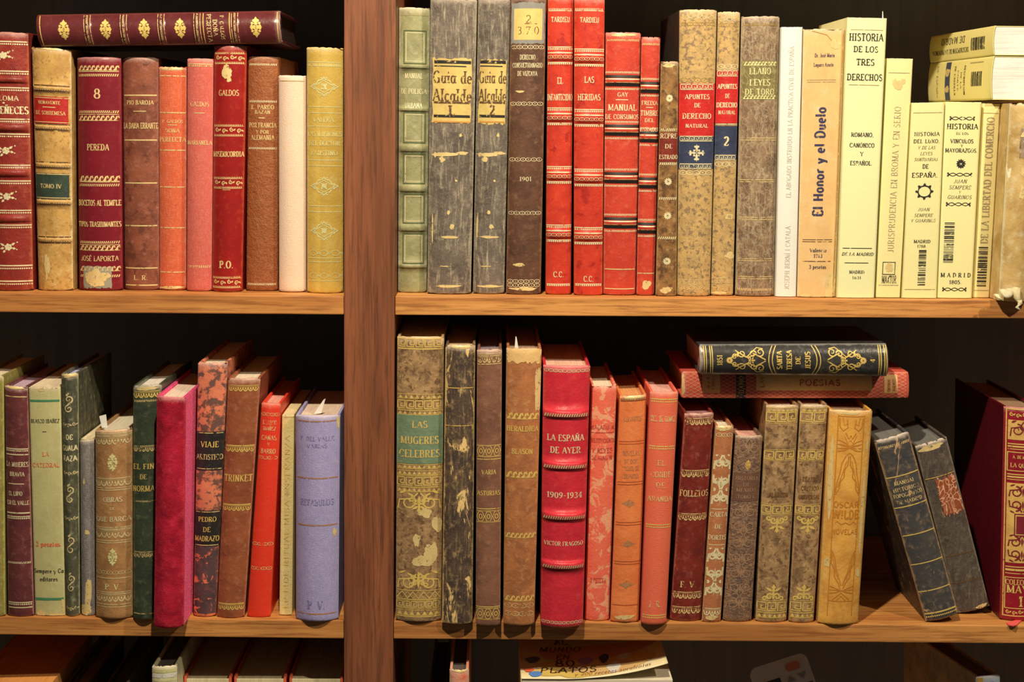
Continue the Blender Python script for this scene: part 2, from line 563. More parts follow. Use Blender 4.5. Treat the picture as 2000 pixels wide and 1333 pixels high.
def text_quads(s, h, W=None, style='serif', slant=0.0, gap=0.12):
    """lettering centred on 0,0 in pixels, y down, cap height h, total width W"""
    thick, thin, serif = {'serif': (.19, .075, .085), 'fat': (.25, .09, .1), 'sans': (.13, .11, 0), 'bold': (.22, .17, 0),
                          'light': (.11, .06, .07), 'slab': (.17, .10, .10)}[style]
    nat = sum(glyph(c, thick, thin, serif, 1.0)[0] + gap for c in s) - gap
    sx = 1.0 if W is None else W / (nat * h)
    x = 0.0
    out = []
    ws = max(0.5, min(1.25, sx))
    tot = nat * sx
    for c in s:
        w, q = glyph(c, thick * ws if sx < 1 else thick, thin, serif * min(1, sx), sx)
        for f in q:
            out.append([((x + a + slant * b - tot / 2) * h, (0.5 - b) * h) for a, b in f])
        x += w + gap * sx
    return out

# ------------------------------------------------------------------ ornaments (pixel space of a spine, y down)
def rect(x0, y0, x1, y1):
    return [((x0, y0), (x1, y0), (x1, y1), (x0, y1))]


def rib(pts, w):
    return ribbon(pts, lambda a, b, t: w)


def spiral(cx, cy, r, turns, a0, w, flip=1, n=16):
    pts = []
    for i in range(n + 1):
        t = i / n
        a = math.radians(a0) + flip * turns * 2 * math.pi * t
        rr = r * (1 - 0.82 * t)
        pts.append((cx + rr * math.cos(a), cy + rr * math.sin(a)))
    return ribbon(pts, lambda a, b, t: w * (1.15 - 0.5 * t))


def leaf(x, y, ang, l, w):
    c, s = math.cos(ang), math.sin(ang)
    pr = [(0, 0), (.3, .5), (.65, .4), (1, 0)]
    f = lambda t, q: (x + c * t * l - s * q * w, y + s * t * l + c * q * w)
    out = []
    for (t0, q0), (t1, q1) in zip(pr, pr[1:]):
        out.append((f(t0, -q0), f(t1, -q1), f(t1, q1), f(t0, q0)))
    return out


def ring(cx, cy, rx, ry, w, n=14):
    return ribbon(arc(cx, cy, rx, ry, 0, 360, n), lambda a, b, t: w, True)


def disc(cx, cy, r, n=10):
    p = arc(cx, cy, r, r, 0, 360, n)
    return [((cx, cy), p[i], p[i + 1], (cx, cy)) for i in range(n)]


def band(kind, x0, x1, y, h):
    """ornamental strip across a spine, centred on y"""
    W = x1 - x0
    o = []
    lw = max(0.8, h * 0.1)
    yt, yb = y - h / 2, y + h / 2
    k = lambda unit: max(2, int(round(W / unit)))
    if kind == 'rope':
        n = k(h * 0.75)
        s = W / n
        for i in range(n):
            a = x0 + i * s
            o.append(((a, yb), (a + s * .55, yb), (a + s * 1.0, yt), (a + s * .45, yt)))
        o += rib([(x0, yb + lw), (x1, yb + lw)], lw) if h > 5 else []
    elif kind == 'teeth':
        n = k(3.2)
        s = W / n
        for i in range(n):
            a = x0 + i * s
            o += rect(a, yt, a + s * .5, yb)
        o += rib([(x0, yb), (x1, yb)], 1.0)
    elif kind == 'fringe':
        n = k(4.0)
        s = W / n
        for i in range(n):
            a = x0 + (i + .5) * s
            o += disc(a, yb - s * .35, s * .42, 6)
        o += rib([(x0, yt + 1), (x1, yt + 1)], max(1.4, h * .32))
    elif kind == 'wave':
        n = k(h * 1.05)
        s = W / n
        for i in range(n):
            a = x0 + i * s
            o += ribbon([(a, yb), (a + s * .3, yb - h * .1), (a + s * .62, yt + h * .15), (a + s * .9, yt), (a + s * 1.02, y)],
                        lambda p, q, t: h * (.42 - .3 * abs(t - .35)))
            o += disc(a + s * .55, yb - h * .12, h * .13, 6)
        o += rib([(x0, yb + 1), (x1, yb + 1)], 1.1)
    elif kind == 'chain':
        n = k(h * 1.35)
        s = W / n
        for i in range(n):
            a = x0 + (i + .5) * s
            o += ring(a, y, s * .5, h * .42, lw * 1.2, 12)
            o += disc(a, y, h * .13, 6)
    elif kind == 'scroll':
        n = k(h * 1.15)
        s = W / n
        for i in range(n):
            a = x0 + (i + .5) * s
            f = 1 if i % 2 else -1
            o += spiral(a, y + f * h * .06, h * .38, 1.3, 90 * f, lw * 1.5, f)
            o += leaf(a + s * .25, y - f * h * .1, f * .9, h * .5, h * .28)
    elif kind == 'leaf':
        n = k(h * 0.75)
        s = W / n
        o += rib([(x0, yt), (x1, yt)], max(1.0, h * .12)) + rib([(x0, yt + h * .22), (x1, yt + h * .22)], .8)
        for i in range(n):
            a = x0 + (i + .5) * s
            o += ribbon(arc(a, yt + h * .3, s * .46, h * .62, 0, 180, 8), lambda p, q, t: h * (.1 + .12 * (1 - abs(2 * t - 1))))
            o += leaf(a, yt + h * .3, 1.57, h * .48, s * .3) + disc(a - s * .5, yt + h * .42, h * .1, 6)
    elif kind == 'tri':
        n = k(h * 1.3)
        s = W / n
        g = s * .1
        for i in range(n):
            a = x0 + i * s
            o.append(((a + g, yb), (a + s - g, yb), (a + s / 2, yt + h * .15), (a + s / 2, yt + h * .15)))
        o += rib([(x0, yt), (x1, yt)], 1.2) + rib([(x0, yb + 1.2), (x1, yb + 1.2)], 1.2)
    elif kind == 'zig':
        n = k(h * 0.8)
        s = W / n
        o += rib([(x0 + i * s, yt if i % 2 else yb) for i in range(n + 1)], h * .2)
        o += rib([(x0 + i * s, yb if i % 2 else yt) for i in range(n + 1)], h * .1)
    elif kind == 'key':
        n = k(h * 1.25)
        s = W / n
        w = h * .13
        for i in range(n):
            a = x0 + i * s
            q = [(0, 1), (0, 0), (.82, 0), (.82, .78), (.36, .78), (.36, .4), (.56, .4)]
            o += sum((rib([(a + p[0] * s, yt + p[1] * h), (a + r[0] * s, yt + r[1] * h)], w) for p, r in zip(q, q[1:])), [])
            o += rib([(a, yb), (a + s * .84, yb)], w)
        o += rib([(x0, yt - w * 1.6), (x1, yt - w * 1.6)], 1.0) + rib([(x0, yb + w * 1.6), (x1, yb + w * 1.6)], 1.0)
    elif kind == 'arches':
        n = k(h * 0.8)
        s = W / n
        for i in range(n):
            a = x0 + (i + .5) * s
            o += ring(a, y, s * .46, h * .48, 1.4, 6)
            o += ring(a, y, s * .2, h * .2, 1.6, 8)
        o += rib([(x0, yt), (x1, yt)], 1.2) + rib([(x0, yb), (x1, yb)], 1.2)
    elif kind == 'links':
        n = k(h * 1.9)
        s = W / n
        for i in range(n):
            a = x0 + (i + .5) * s
            o += ring(a, y, s * .36, h * .42, lw, 8)
            o += rib([(a + s * .36, y - 1), (a + s * .64, y - 1)], lw) + rib([(a + s * .36, y + 1.2), (a + s * .64, y + 1.2)], lw)
    elif kind == 'twist':
        m = 40
        n = k(h * 2.0)
        for ph in (0, math.pi):
            o += rib([(x0 + W * (.08 + .84 * i / m), y + h * .36 * math.sin(ph + n * math.pi * i / m)) for i in range(m + 1)], h * .17)
        o += rect(x0, yt, x0 + h * .35, yt + h * .4) + rect(x0, y + h * .1, x0 + h * .35, yb) + rect(x0 + h * .2, y - h * .2, x0 + h * .6, y + h * .2)
        o += rect(x1 - h * .35, yt, x1, yt + h * .4) + rect(x1 - h * .35, y + h * .1, x1, yb) + rect(x1 - h * .6, y - h * .2, x1 - h * .2, y + h * .2)
    elif kind == 'mesh':
        n = k(h * .5)
        s = W / n
        for i in range(n):
            a = x0 + i * s
            o += rib([(a, yt), (a + s, yb)], .9) + rib([(a, yb), (a + s, yt)], .9)
    return o


def motif(kind, cx, cy, r):
    """single ornament about cx, cy inside radius r"""
    o = []
    if kind == 'rosette':
        for i in range(12):
            o += leaf(cx + .25 * r * math.cos(i * math.pi / 6), cy + .25 * r * math.sin(i * math.pi / 6), i * math.pi / 6, r * .75, r * .4)
        o += ring(cx, cy, r * .22, r * .22, r * .1, 10)
    elif kind == 'flower':
        for i in range(6):
            a = i * math.pi / 3 + .3
            o += disc(cx + r * .1 + .26 * r * math.cos(a), cy + .24 * r * math.sin(a), r * .15, 8)
        o += disc(cx + r * .1, cy, r * .12, 8)
        for dx, dy, a, l in ((-.3, -.12, math.pi + .5, .55), (-.32, .08, math.pi - .25, .5), (-.2, .32, 2.4, .4), (.42, -.2, -.6, .45), (.48, .1, .2, .4)):
            o += leaf(cx + dx * r, cy + dy * r, a, r * l, r * .24)
        o += disc(cx - r * .95, cy - r * .38, r * .08, 6) + disc(cx + r * 1.0, cy - r * .5, r * .08, 6) + disc(cx + r * .95, cy + r * .25, r * .07, 6)
    elif kind == 'lozenge':
        for sx in (-1, 1):
            for sy in (-1, 1):
                o += rib([(cx + sx * r, cy), (cx + sx * r * .55, cy + sy * r * .2), (cx + sx * r * .42, cy + sy * r * .42), (cx + sx * r * .12, cy + sy * r * .5), (cx, cy + sy * r * .68)], r * .08)
                o += rib([(cx + sx * r * .75, cy), (cx + sx * r * .35, cy + sy * r * .22), (cx, cy + sy * r * .44)], r * .06)
                o += disc(cx + sx * r * .72, cy + sy * r * .17, r * .07, 6) + disc(cx + sx * r * .2, cy + sy * r * .6, r * .06, 6)
        for i in range(4):
            o += leaf(cx, cy, i * math.pi / 2 + .785, r * .34, r * .16)
            o += leaf(cx, cy, i * math.pi / 2, r * .22, r * .14)
    elif kind == 'cross':
        for i in range(4):
            a = i * math.pi / 2
            o += leaf(cx, cy, a, r, r * .28)
            o += disc(cx + .72 * r * math.cos(a) - .18 * r * math.sin(a), cy + .72 * r * math.sin(a) + .18 * r * math.cos(a), r * .13, 6)
            o += disc(cx + .72 * r * math.cos(a) + .18 * r * math.sin(a), cy + .72 * r * math.sin(a) - .18 * r * math.cos(a), r * .13, 6)
            o += disc(cx + .4 * r * math.cos(a + .785), cy + .4 * r * math.sin(a + .785), r * .13, 6)
    elif kind == 'spray':
        for s in (-1, 1):
            o += leaf(cx, cy + s * r * .28, s * 1.57, r * .75, r * .42)
            for t, w in ((.12, .5), (.38, .44), (.64, .26)):
                o += disc(cx + r * w * .8, cy + s * t * r, r * .13, 8) + disc(cx - r * w * .8, cy + s * t * r, r * .13, 8)
                o += rib([(cx, cy + s * t * r * .8), (cx + r * w * .8, cy + s * t * r)], r * .07) + rib([(cx, cy + s * t * r * .8), (cx - r * w * .8, cy + s * t * r)], r * .07)
            o += leaf(cx, cy, 0 if s > 0 else math.pi, r * .62, r * .3)
        o += ring(cx, cy, r * .24, r * .24, r * .1, 10)
    elif kind == 'diamond':
        o.append(((cx - r, cy), (cx, cy - r * .6), (cx + r, cy), (cx, cy + r * .6)))
        for s in (-1, 1):
            o += leaf(cx, cy, 1.57 * s, r * .8, r * .4)
    elif kind in ('palm', 'palmup'):
        f = 1 if kind == 'palm' else -1
        for s in (-1, 1):
            o += spiral(cx + s * r * .34, cy - f * r * .15, r * .32, 1.2, 180 if s > 0 else 0, r * .16, -s * f)
            o += spiral(cx + s * r * .75, cy - f * r * .35, r * .24, 1.1, 180 if s > 0 else 0, r * .14, -s * f)
            o += leaf(cx + s * r * .1, cy + f * r * .35, f * 1.57 + s * f * -1.1, r * .7, r * .24)
        o += leaf(cx, cy - f * r * .4, f * 1.57, r * .8, r * .3)
        o += leaf(cx, cy + f * r * .45, f * 1.57, r * .55, r * .3) + disc(cx, cy + f * r * .42, r * .14, 8)
        o += leaf(cx, cy + f * r * .75, .3, r * .25, r * .16) + leaf(cx, cy + f * r * .75, math.pi - .3, r * .25, r * .16)
    elif kind == 'medallion':
        o += ring(cx, cy, r * .8, r * .7, r * .16, 12)
        for i in range(8):
            o += leaf(cx + r * .75 * math.cos(i * .785), cy + r * .65 * math.sin(i * .785), i * .785, r * .4, r * .35)
    elif kind == 'esses':
        o += spiral(cx, cy - r * .5, r * .42, 1.2, 60, r * .13, -1) + spiral(cx, cy + r * .5, r * .42, 1.2, 240, r * .13, -1)
        o += rib([(cx + r * .2, cy - r * .2), (cx - r * .2, cy + r * .2)], r * .16) + leaf(cx - r * .3, cy - r * .85, -.8, r * .5, r * .25)
    return o


def arab(x0, x1, y0, y1, lw, rows):
    """mirrored arabesque of scrolls and leaves filling a panel"""
    cx = (x0 + x1) / 2
    hw = (x1 - x0) / 2
    hh = (y1 - y0) / rows
    o = []
    for i in range(rows):
        y = y0 + (i + .5) * hh
        f = 1 if i % 2 else -1
        for s in (-1, 1):
            r = min(hw * .46, hh * .44)
            o += spiral(cx + s * hw * .5, y, r, 1.25, 90 * f, lw, s * f)
            o += rib([(cx + s * hw * .06, y + f * hh * .48), (cx + s * hw * .3, y + f * hh * .2), (cx + s * hw * .9, y + f * hh * .1), (cx + s * hw * .96, y - f * hh * .35)], lw)
            o += leaf(cx + s * hw * .1, y, (0 if s > 0 else math.pi) + s * f * .8, hw * .42, hh * .13)
            o += leaf(cx + s * hw * .92, y + f * hh * .42, (math.pi if s > 0 else 0) - s * f * .4, hw * .4, hh * .12)
        o += leaf(cx, y - hh * .35, 1.57, hh * .7, hw * .14)
    return o


# ------------------------------------------------------------------ bookcase geometry known to the books
SH = {}


def set_shelf(key, topl, topr, botl, botr):
    a, b = px(*topl, 0.0), px(*topr, 0.0)
    c, d = px(*botl, 0.0), px(*botr, 0.0)
    SH[key] = (a, b, c, d)


def zline(a, b, x):
    return a.z + (b.z - a.z) * (x - a.x) / (b.x - a.x)


set_shelf('UL', (0, 573.5), (670, 578.8), (0, 610), (660, 614.7))
set_shelf('UR', (775, 579), (2000, 587.0), (780, 615.5), (2000, 622.4))
set_shelf('LL', (0, 1206.3), (670, 1213), (0, 1240.3), (660, 1248))
set_shelf('LR', (780, 1214), (2000, 1222.5), (785, 1248.5), (2000, 1257.5))
set_shelf('BL', (0, 1822), (670, 1824), (0, 1858), (660, 1860))
set_shelf('BR', (780, 1824), (2000, 1826), (785, 1860), (2000, 1862))


def shelf_z(key, x):
    return zline(SH[key][0], SH[key][1], x)


# ------------------------------------------------------------------ books
PREV = {}


def book(name, label, q, shelf, mat, deco=(), row=None, Y=None, b=None, depth=.125, kind='hard', board=None, page=(222, 196, 150),
         bands=(), ink0='g', group=None, jag=0.5, quad3=None, ddir=None, pgup=0.0, trim=0.0, rnd=None, lean=False, cat='book', axis=None,
         spine=True, boards=True):
    row = row or shelf[0]
    lit = LIT[row]
    lying = shelf == 'F'
    if quad3:
        C = [Vector(p) for p in quad3]
        dd = Vector(ddir)
        Wp, Hp = q
        pm = None
    else:
        TL, TR, BL, BR = q
        if Y is None:
            mx, my = ((BL[0] + BR[0]) / 2, (BL[1] + BR[1]) / 2) if not lean else BL
            x0 = px(mx, my, 0).x
            p = pxz(mx, my, shelf_z(shelf, x0))
            Y = max(-.04, min(.05, p.y))
        C = [px(*c, Y) for c in (TL, TR, BL, BR)]
        if not lying:
            if lean:
                dz = shelf_z(shelf, C[2].x) - C[2].z + .0003
                for c in C:
                    c.z += dz
            else:
                for i in (2, 3):
                    # slide along the side edge to the board it stands on
                    t, bt = C[i - 2], C[i]
                    z = shelf_z(shelf, bt.x) + .0003
                    k = (z - t.z) / (bt.z - t.z)
                    bt.x = t.x + (bt.x - t.x) * k
                    bt.z = z
                pv = PREV.get(shelf)
                if pv:
                    for i in (0, 2):
                        c = C[i]
                        k = (c.z - pv[1].z) / (pv[0].z - pv[1].z)
                        xl = pv[1].x + (pv[0].x - pv[1].x) * min(1.0, k) + .0004
                        if c.x < xl:
                            c.x = xl
                PREV[shelf] = (C[1].copy(), C[3].copy())
        dd = Vector((0, 1, 0)) if ddir is None else Vector(ddir).normalized()
        d2 = lambda a, c: math.hypot(a[0] - c[0], a[1] - c[1])
        Wp = (d2(TL, TR) + d2(BL, BR)) / 2
        Hp = (d2(TL, BL) + d2(TR, BR)) / 2
        ax = 0 if lying else 1
        pm = ((TL[ax] + TR[ax]) / 2, (BL[ax] + BR[ax]) / 2)
    nrm = -dd
    Wm = ((C[0] - C[1]).length + (C[2] - C[3]).length) / 2
    Hm = ((C[0] - C[2]).length + (C[1] - C[3]).length) / 2
    if b is None:
        b = Wm * .18 if kind == 'hard' else .0006
    base = (C[2] + C[3]) / 2 if not lying else (C[0] + C[1] + C[2] + C[3]) / 4
    base = base.copy()
    base.z = min(c.z for c in C)
    root = empty(name, base, label, cat, group)

    def P(u, v):
        return (C[0] * (1 - u) + C[1] * u) * (1 - v) + (C[2] * (1 - u) + C[3] * u) * v

    def pv_(p):
        if pm is None or p <= 1.5:
            return p
        if not lying:
            p = p - b * (p - 235.0) / DIST
        return (p - pm[0]) / (pm[1] - pm[0])

    BD = [(pv_(p), h * .5 / Hp, mm * .001) for p, h, mm in bands]
    cap = .0022 / Hm

    def nn(u, v):
        e = abs(2 * u - 1)
        n = b * (1 - e ** 2.1)
        for vc, hw, hh in BD:
            d = abs(v - vc) / hw
            if d < 1:
                n += hh * (1 - d * d) ** .6 * (1 - e ** 9)
        if kind == 'hard':
            d = min(v, 1 - v)
            if d < cap:
                n -= .0011 * (1 - d / cap) ** 2 * (1 - e ** 6)
        return n

    def Wd(u, v, off):
        return P(u, v) + nrm * (nn(u, v) + off) - base

    # --- spine shell with its tooling
    NU = 16
    us = [i / NU for i in range(NU + 1)]
    vs = set([0, cap * .35, cap, 1 - cap, 1 - cap * .35, 1] + [i / 30 for i in range(31)])
    for vc, hw, hh in BD:
        for t in (-1, -.92, -.75, -.45, 0, .45, .75, .92, 1):
            vs.add(min(.999, max(.001, vc + t * hw)))
    vs = sorted(vs)
    rr = random.Random(sum(map(ord, label)))
    if rnd is None:
        rnd = 3.0 if kind == 'hard' else 0.0
    th = .0016 if kind == 'hard' else .0004
    jt = [rr.uniform(-1, 1) * jag / Hp for _ in us]
    jb = [rr.uniform(0, 1) * jag * .5 / Hp for _ in us]
    jt[0] = jt[-1] = 0
    # the tail of the cloth or leather never dips below the boards
    V_, F_, UV, MI, SM = [], [], [], [], []
    nv = len(vs)
    for side in (0, 1):
        for j, v in enumerate(vs):
            for i, u in enumerate(us):
                v2 = v
                if j == 0 :
                    v2 = v + max(jt[i], 0) + trim / Hp * (1 - abs(2 * u - 1) ** 8) + rnd / Hp * abs(2 * u - 1) ** 7
                if j == nv - 1:
                    v2 = v - jb[i] - rnd * .8 / Hp * abs(2 * u - 1) ** 7
                V_.append(Wd(u, v2, -th * side))
                UV.append((u, v2))
    n1 = NU + 1
    idx = lambda s, j, i: s * nv * n1 + j * n1 + i
    if spine:
        for j in range(nv - 1):
            for i in range(NU):
                F_.append((idx(0, j, i), idx(0, j + 1, i), idx(0, j + 1, i + 1), idx(0, j, i + 1)))
                F_.append((idx(1, j, i), idx(1, j, i + 1), idx(1, j + 1, i + 1), idx(1, j + 1, i)))
            F_.append((idx(0, j, 0), idx(1, j, 0), idx(1, j + 1, 0), idx(0, j + 1, 0)))
            F_.append((idx(0, j, NU), idx(0, j + 1, NU), idx(1, j + 1, NU), idx(1, j, NU)))
        for i in range(NU):
            F_.append((idx(0, 0, i), idx(0, 0, i + 1), idx(1, 0, i + 1), idx(1, 0, i)))
            F_.append((idx(0, nv - 1, i), idx(1, nv - 1, i), idx(1, nv - 1, i + 1), idx(0, nv - 1, i + 1)))
    MI = [0] * len(F_)
    SM = [True] * len(F_)
    main = dict(v=V_, f=F_, uv=UV, mi=MI, sm=SM, mats=[mat], codes={}, off=.00022)
    layers = [main]
    labels = []

    def slot(L, code):
        if code not in L['codes']:
            L['codes'][code] = len(L['mats'])
            L['mats'].append(ink(code, row) if isinstance(code, str) else code)
        return L['codes'][code]

    def add(L, quads, code, off=None):
        m = slot(L, code)
        of = L['off'] if off is None else off
        lim = Wp / 13.0
        for a, b_, c, d in quads:
            k = max(1, int(math.ceil(max(abs(a[0] - b_[0]), abs(d[0] - c[0])) / lim)))
            l2 = max(1, int(math.ceil(max(abs(a[0] - d[0]), abs(b_[0] - c[0])) / lim)))
            if max(k, l2) > 60:
                k = min(k, 60)
                l2 = min(l2, 60)
            s0 = len(L['v'])
            for r in range(l2 + 1):
                t = r / l2
                for s in range(k + 1):
                    w = s / k
                    x = (a[0] * (1 - w) + b_[0] * w) * (1 - t) + (d[0] * (1 - w) + c[0] * w) * t
                    y = (a[1] * (1 - w) + b_[1] * w) * (1 - t) + (d[1] * (1 - w) + c[1] * w) * t
                    u = min(.998, max(.002, x / Wp))
                    v = min(.9985, max(.0015, y / Hp))
                    L['v'].append(Wd(u, v, of))
                    L['uv'].append((u, v))
            for r in range(l2):
                for s in range(k):
                    i0 = s0 + r * (k + 1) + s
                    L['f'].append((i0, i0 + 1, i0 + k + 2, i0 + k + 1))
                    L['mi'].append(m)
                    L['sm'].append(False)

    def target(y):
        for L in reversed(labels):
            if L['y0'] - 2 <= y <= L['y1'] + 2:
                return L
        return main

    for d in deco:
        op = dict(d[-1]) if isinstance(d[-1], dict) else {}
        a = d[:-1] if op else d
        code = op.get('i', ink0)
        u0, u1 = op.get('u', (.04, .96))
        x0, x1 = u0 * Wp, u1 * Wp
        t = a[0]
        yy = lambda p: pv_(p) * Hp
        if t == 'l':
            y = yy(a[1])
            add(target(y), rib([(x0, y), (x1, y)], a[2]), code)
        elif t == 'll':
            y = yy(a[1])
            for s in (-.5, .5):
                add(target(y), rib([(x0, y + s * a[2]), (x1, y + s * a[2])], op.get('t', 1.4)), code)
        elif t == 'o':
            y = yy(a[2])
            add(target(y), band(a[1], x0, x1, y, a[3]), code)
        elif t == 'm':
            y = yy(a[2])
            cu = op.get('cu', .5)
            qs = motif(a[1], 0, 0, a[3])
            if op.get('rot'):
                qs = [[(-p[1], p[0]) if op['rot'] > 0 else (p[1], -p[0]) for p in f] for f in qs]
            sx, sy = op.get('s', (1, 1))
            qs = [[(cu * Wp + p[0] * sx, y + p[1] * sy) for p in f] for f in qs]
            add(target(y), qs, code)
        elif t == 't':
            y = yy(a[1])
            cu = op.get('cu', .5)
            w = a[4] * Wp if len(a) > 4 else None
            qs = text_quads(a[2], a[3], w, op.get('st', 'serif'), op.get('sl', 0))
            add(target(y), [[(cu * Wp + p[0], y + p[1]) for p in f] for f in qs], code, None if target(y) is not main else .00028)
        elif t == 'tv':
            ya, yb = yy(a[1]), yy(a[2])
            cu = op.get('cu', .5)
            qs = text_quads(a[3], a[4], abs(yb - ya), op.get('st', 'serif'), 0)
            yc = (ya + yb) / 2
            if op.get('dir', 'up') == 'up':
                qs = [[(cu * Wp + p[1], yc - p[0]) for p in f] for f in qs]
            else:
                qs = [[(cu * Wp - p[1], yc + p[0]) for p in f] for f in qs]
            add(target(yc), qs, code)
        elif t == 'lab':
            y0, y1 = yy(a[1]), yy(a[2])
            y0, y1 = min(y0, y1), max(y0, y1)
            lm = a[3]
            L = dict(v=[], f=[], uv=[], mi=[], sm=[], mats=[lm], codes={}, off=.00045, y0=y0, y1=y1, name=op.get('n', 'title_label'), lb=op.get('lb'))
            jg = op.get('j', 0)
            n = 18
            rg = [(y0 + rr.uniform(0, jg), y1 - rr.uniform(0, jg)) for _ in range(n + 1)]
            m = 6
            for k in range(2):
                for i in range(n + 1):
                    for j in range(m + 1):
                        x = x0 + (x1 - x0) * i / n
                        if jg and i in (0, n):
                            x += rr.uniform(0, jg * .6) * (1 if i == 0 else -1)
                        y = rg[i][0] + (rg[i][1] - rg[i][0]) * j / m
                        u, v = min(.999, max(.001, x / Wp)), min(.9985, max(.0015, y / Hp))
                        L['v'].append(Wd(u, v, .00022 if k == 0 else .00002))
                        L['uv'].append((u, .5))
            N = (n + 1) * (m + 1)
            for i in range(n):
                for j in range(m):
                    f = (i * (m + 1) + j, i * (m + 1) + j + 1, (i + 1) * (m + 1) + j + 1, (i + 1) * (m + 1) + j)
                    L['f'].append(f)
                    L['f'].append(tuple(N + z for z in reversed(f)))
                    L['mi'] += [0, 0]
                    L['sm'] += [True, True]
            labels.append(L)
            layers.append(L)
        elif t == 'patch':
            cx, y, pw, ph = a[1] * Wp, yy(a[2]), a[3] / 2, a[4] / 2
            n = 40
            ph0 = rr.uniform(0, 60)
            pts = []
            for i in range(n):
                an = 2 * math.pi * i / n
                w = Vector((math.cos(an), math.sin(an), ph0))
                k = max(.3, .85 + .4 * mnoise.noise(w * 1.1) + .16 * mnoise.noise(w * 3.1) + .08 * mnoise.noise(w * 7.0))
                pts.append((cx + pw * k * math.cos(an), y + ph * k * math.sin(an)))
            add(target(y), [((cx, y), pts[i], pts[(i + 1) % n], (cx, y)) for i in range(n)], code)
        elif t == 'bar':
            y0, y1 = yy(a[1]), yy(a[2])
            y = y0
            rb = random.Random(int(y0))
            while y < y1 - 1:
                w = rb.choice((.9, .9, 1.6, 2.4, 3.2))
                add(main, rect(x0, y, x1, min(y1, y + w)), code)
                y += w + rb.choice((1.0, 1.0, 1.8, 2.6))
        elif t == 'frame':
            y0, y1, w = yy(a[1]), yy(a[2]), a[3]
            tg = target((y0 + y1) / 2)
            add(tg, rib([(x0, y0), (x1, y0)], w) + rib([(x0, y1), (x1, y1)], w) + rib([(x0, y0 - w / 2), (x0, y1 + w / 2)], w) + rib([(x1, y0 - w / 2), (x1, y1 + w / 2)], w), code)
        elif t == 'fill':
            y0, y1 = yy(a[1]), yy(a[2])
            add(target((y0 + y1) / 2), rect(x0, y0, x1, y1), code, op.get('off', .00012))
        elif t == 'arab':
            y0, y1 = yy(a[1]), yy(a[2])
            add(target((y0 + y1) / 2), arab(x0, x1, y0, y1, a[3], a[4]), code)
        elif t == 'q':
            add(main, [[(p[0] * Wp, yy(p[1])) for p in f] for f in a[1]], code)
        elif t == 'pl':
            pts = [(p[0] * Wp, yy(p[1])) for p in a[1]]
            for m in ((0, 1) if op.get('mir') else (0,)):
                pp = [(Wp - x, y) for x, y in pts] if m else pts
                add(main, rib(pp, a[2]), code)
    if spine:
        mesh_obj('spine', V_, F_, main['mats'], root, MI, UV, SM)
    for L in layers[1:]:
        o = mesh_obj(L['name'], L['v'], L['f'], L['mats'], root, L['mi'], L['uv'], L['sm'])
        if L['lb']:
            o['label'] = L['lb']
    # --- boards
    bt = (.0023 if kind == 'hard' else .0005)
    tu = bt / Wm
    ins = .00025 / Wm
    bmat = board or mat
    D0, D1 = dd * th, dd * depth
    for s in (0, 1):
        if not boards:
            break
        ua, ub = (ins, ins + tu) if s == 0 else (1 - ins - tu, 1 - ins)
        fr = [P(ua, 0) + D0 - base, P(ua, 1) + D0 - base, P(ub, 1) + D0 - base, P(ub, 0) + D0 - base]
        bk = [p + D1 - D0 for p in fr]
        hexa('cover_board', fr, bk, [bmat], root, bevel=.0006 if kind == 'hard' else 0)
    # --- page block
    e = .003 / Hm if kind == 'hard' else .0004 / Hm
    pu0, pu1 = ins + tu + .0001 / Wm, 1 - ins - tu - .0001 / Wm
    n = 10
    vt, vb = e - pgup / Hp, 1 - e
    pvs, pf = [], []
    for v in (vt, vb):
        for i in range(n + 1):
            u = pu0 + (pu1 - pu0) * i / n
            jit = rr.uniform(-1, 1) * (pgup * .25 / Hp) if v == vt else 0
            pvs.append(P(u, v + jit) + nrm * max(-.001, (nn(u, .5 if v < .5 else .5) if not BD else b * (1 - abs(2 * u - 1) ** 2.1)) - th - .0006) - base)
        for i in range(n + 1):
            u = pu0 + (pu1 - pu0) * i / n
            rec = .002 if kind == 'hard' else .0
            pvs.append(P(u, v) + dd * (depth - rec - (.003 * (1 - abs(2 * u - 1) ** 2) if kind == 'hard' else 0)) - base)
    m = 2 * (n + 1)
    for i in range(n):
        a0, b0 = i, n + 1 + i
        pf.append((a0, b0, b0 + 1, a0 + 1))
        pf.append((m + a0, m + a0 + 1, m + b0 + 1, m + b0))
        pf.append((a0, a0 + 1, m + a0 + 1, m + a0))
        pf.append((b0, m + b0, m + b0 + 1, b0 + 1))
    pf.append((0, m, m + n + 1, n + 1))
    pf.append((n, 2 * n + 1, m + 2 * n + 1, m + n))
    ax_ = axis if axis is not None else (2 if lying else 0)
    pk = (tuple(page), lit, ax_)
    if pk not in PAPERS:
        PAPERS[pk] = paper('page_edges', page, lit, .55, ax_)
    mesh_obj('page_block', pvs, pf, [PAPERS[pk]], root)
    return root, dict(C=C, Y=Y, base=base, P=P, W=Wd)


PAPERS = {}

# ------------------------------------------------------------------ the bookcase
WS = wood('shelf_pine', (206, 138, 66), (172, 102, 44), (128, 70, 30), 0, .8)
WSL = WS
WD_ = wood('divider_stained_wood', (144, 82, 47), (114, 61, 35), (76, 41, 25), 2, .82, .9)
WB = wood('dark_back_board', (110, 120, 116), (98, 108, 104), (84, 92, 88), 2, .9, .3)
bc = empty('bookcase', (-.1415, .14, -.70), 'brown wooden bookcase with a thick upright divider between its shelves', 'bookcase')
BO = Vector(bc.location)


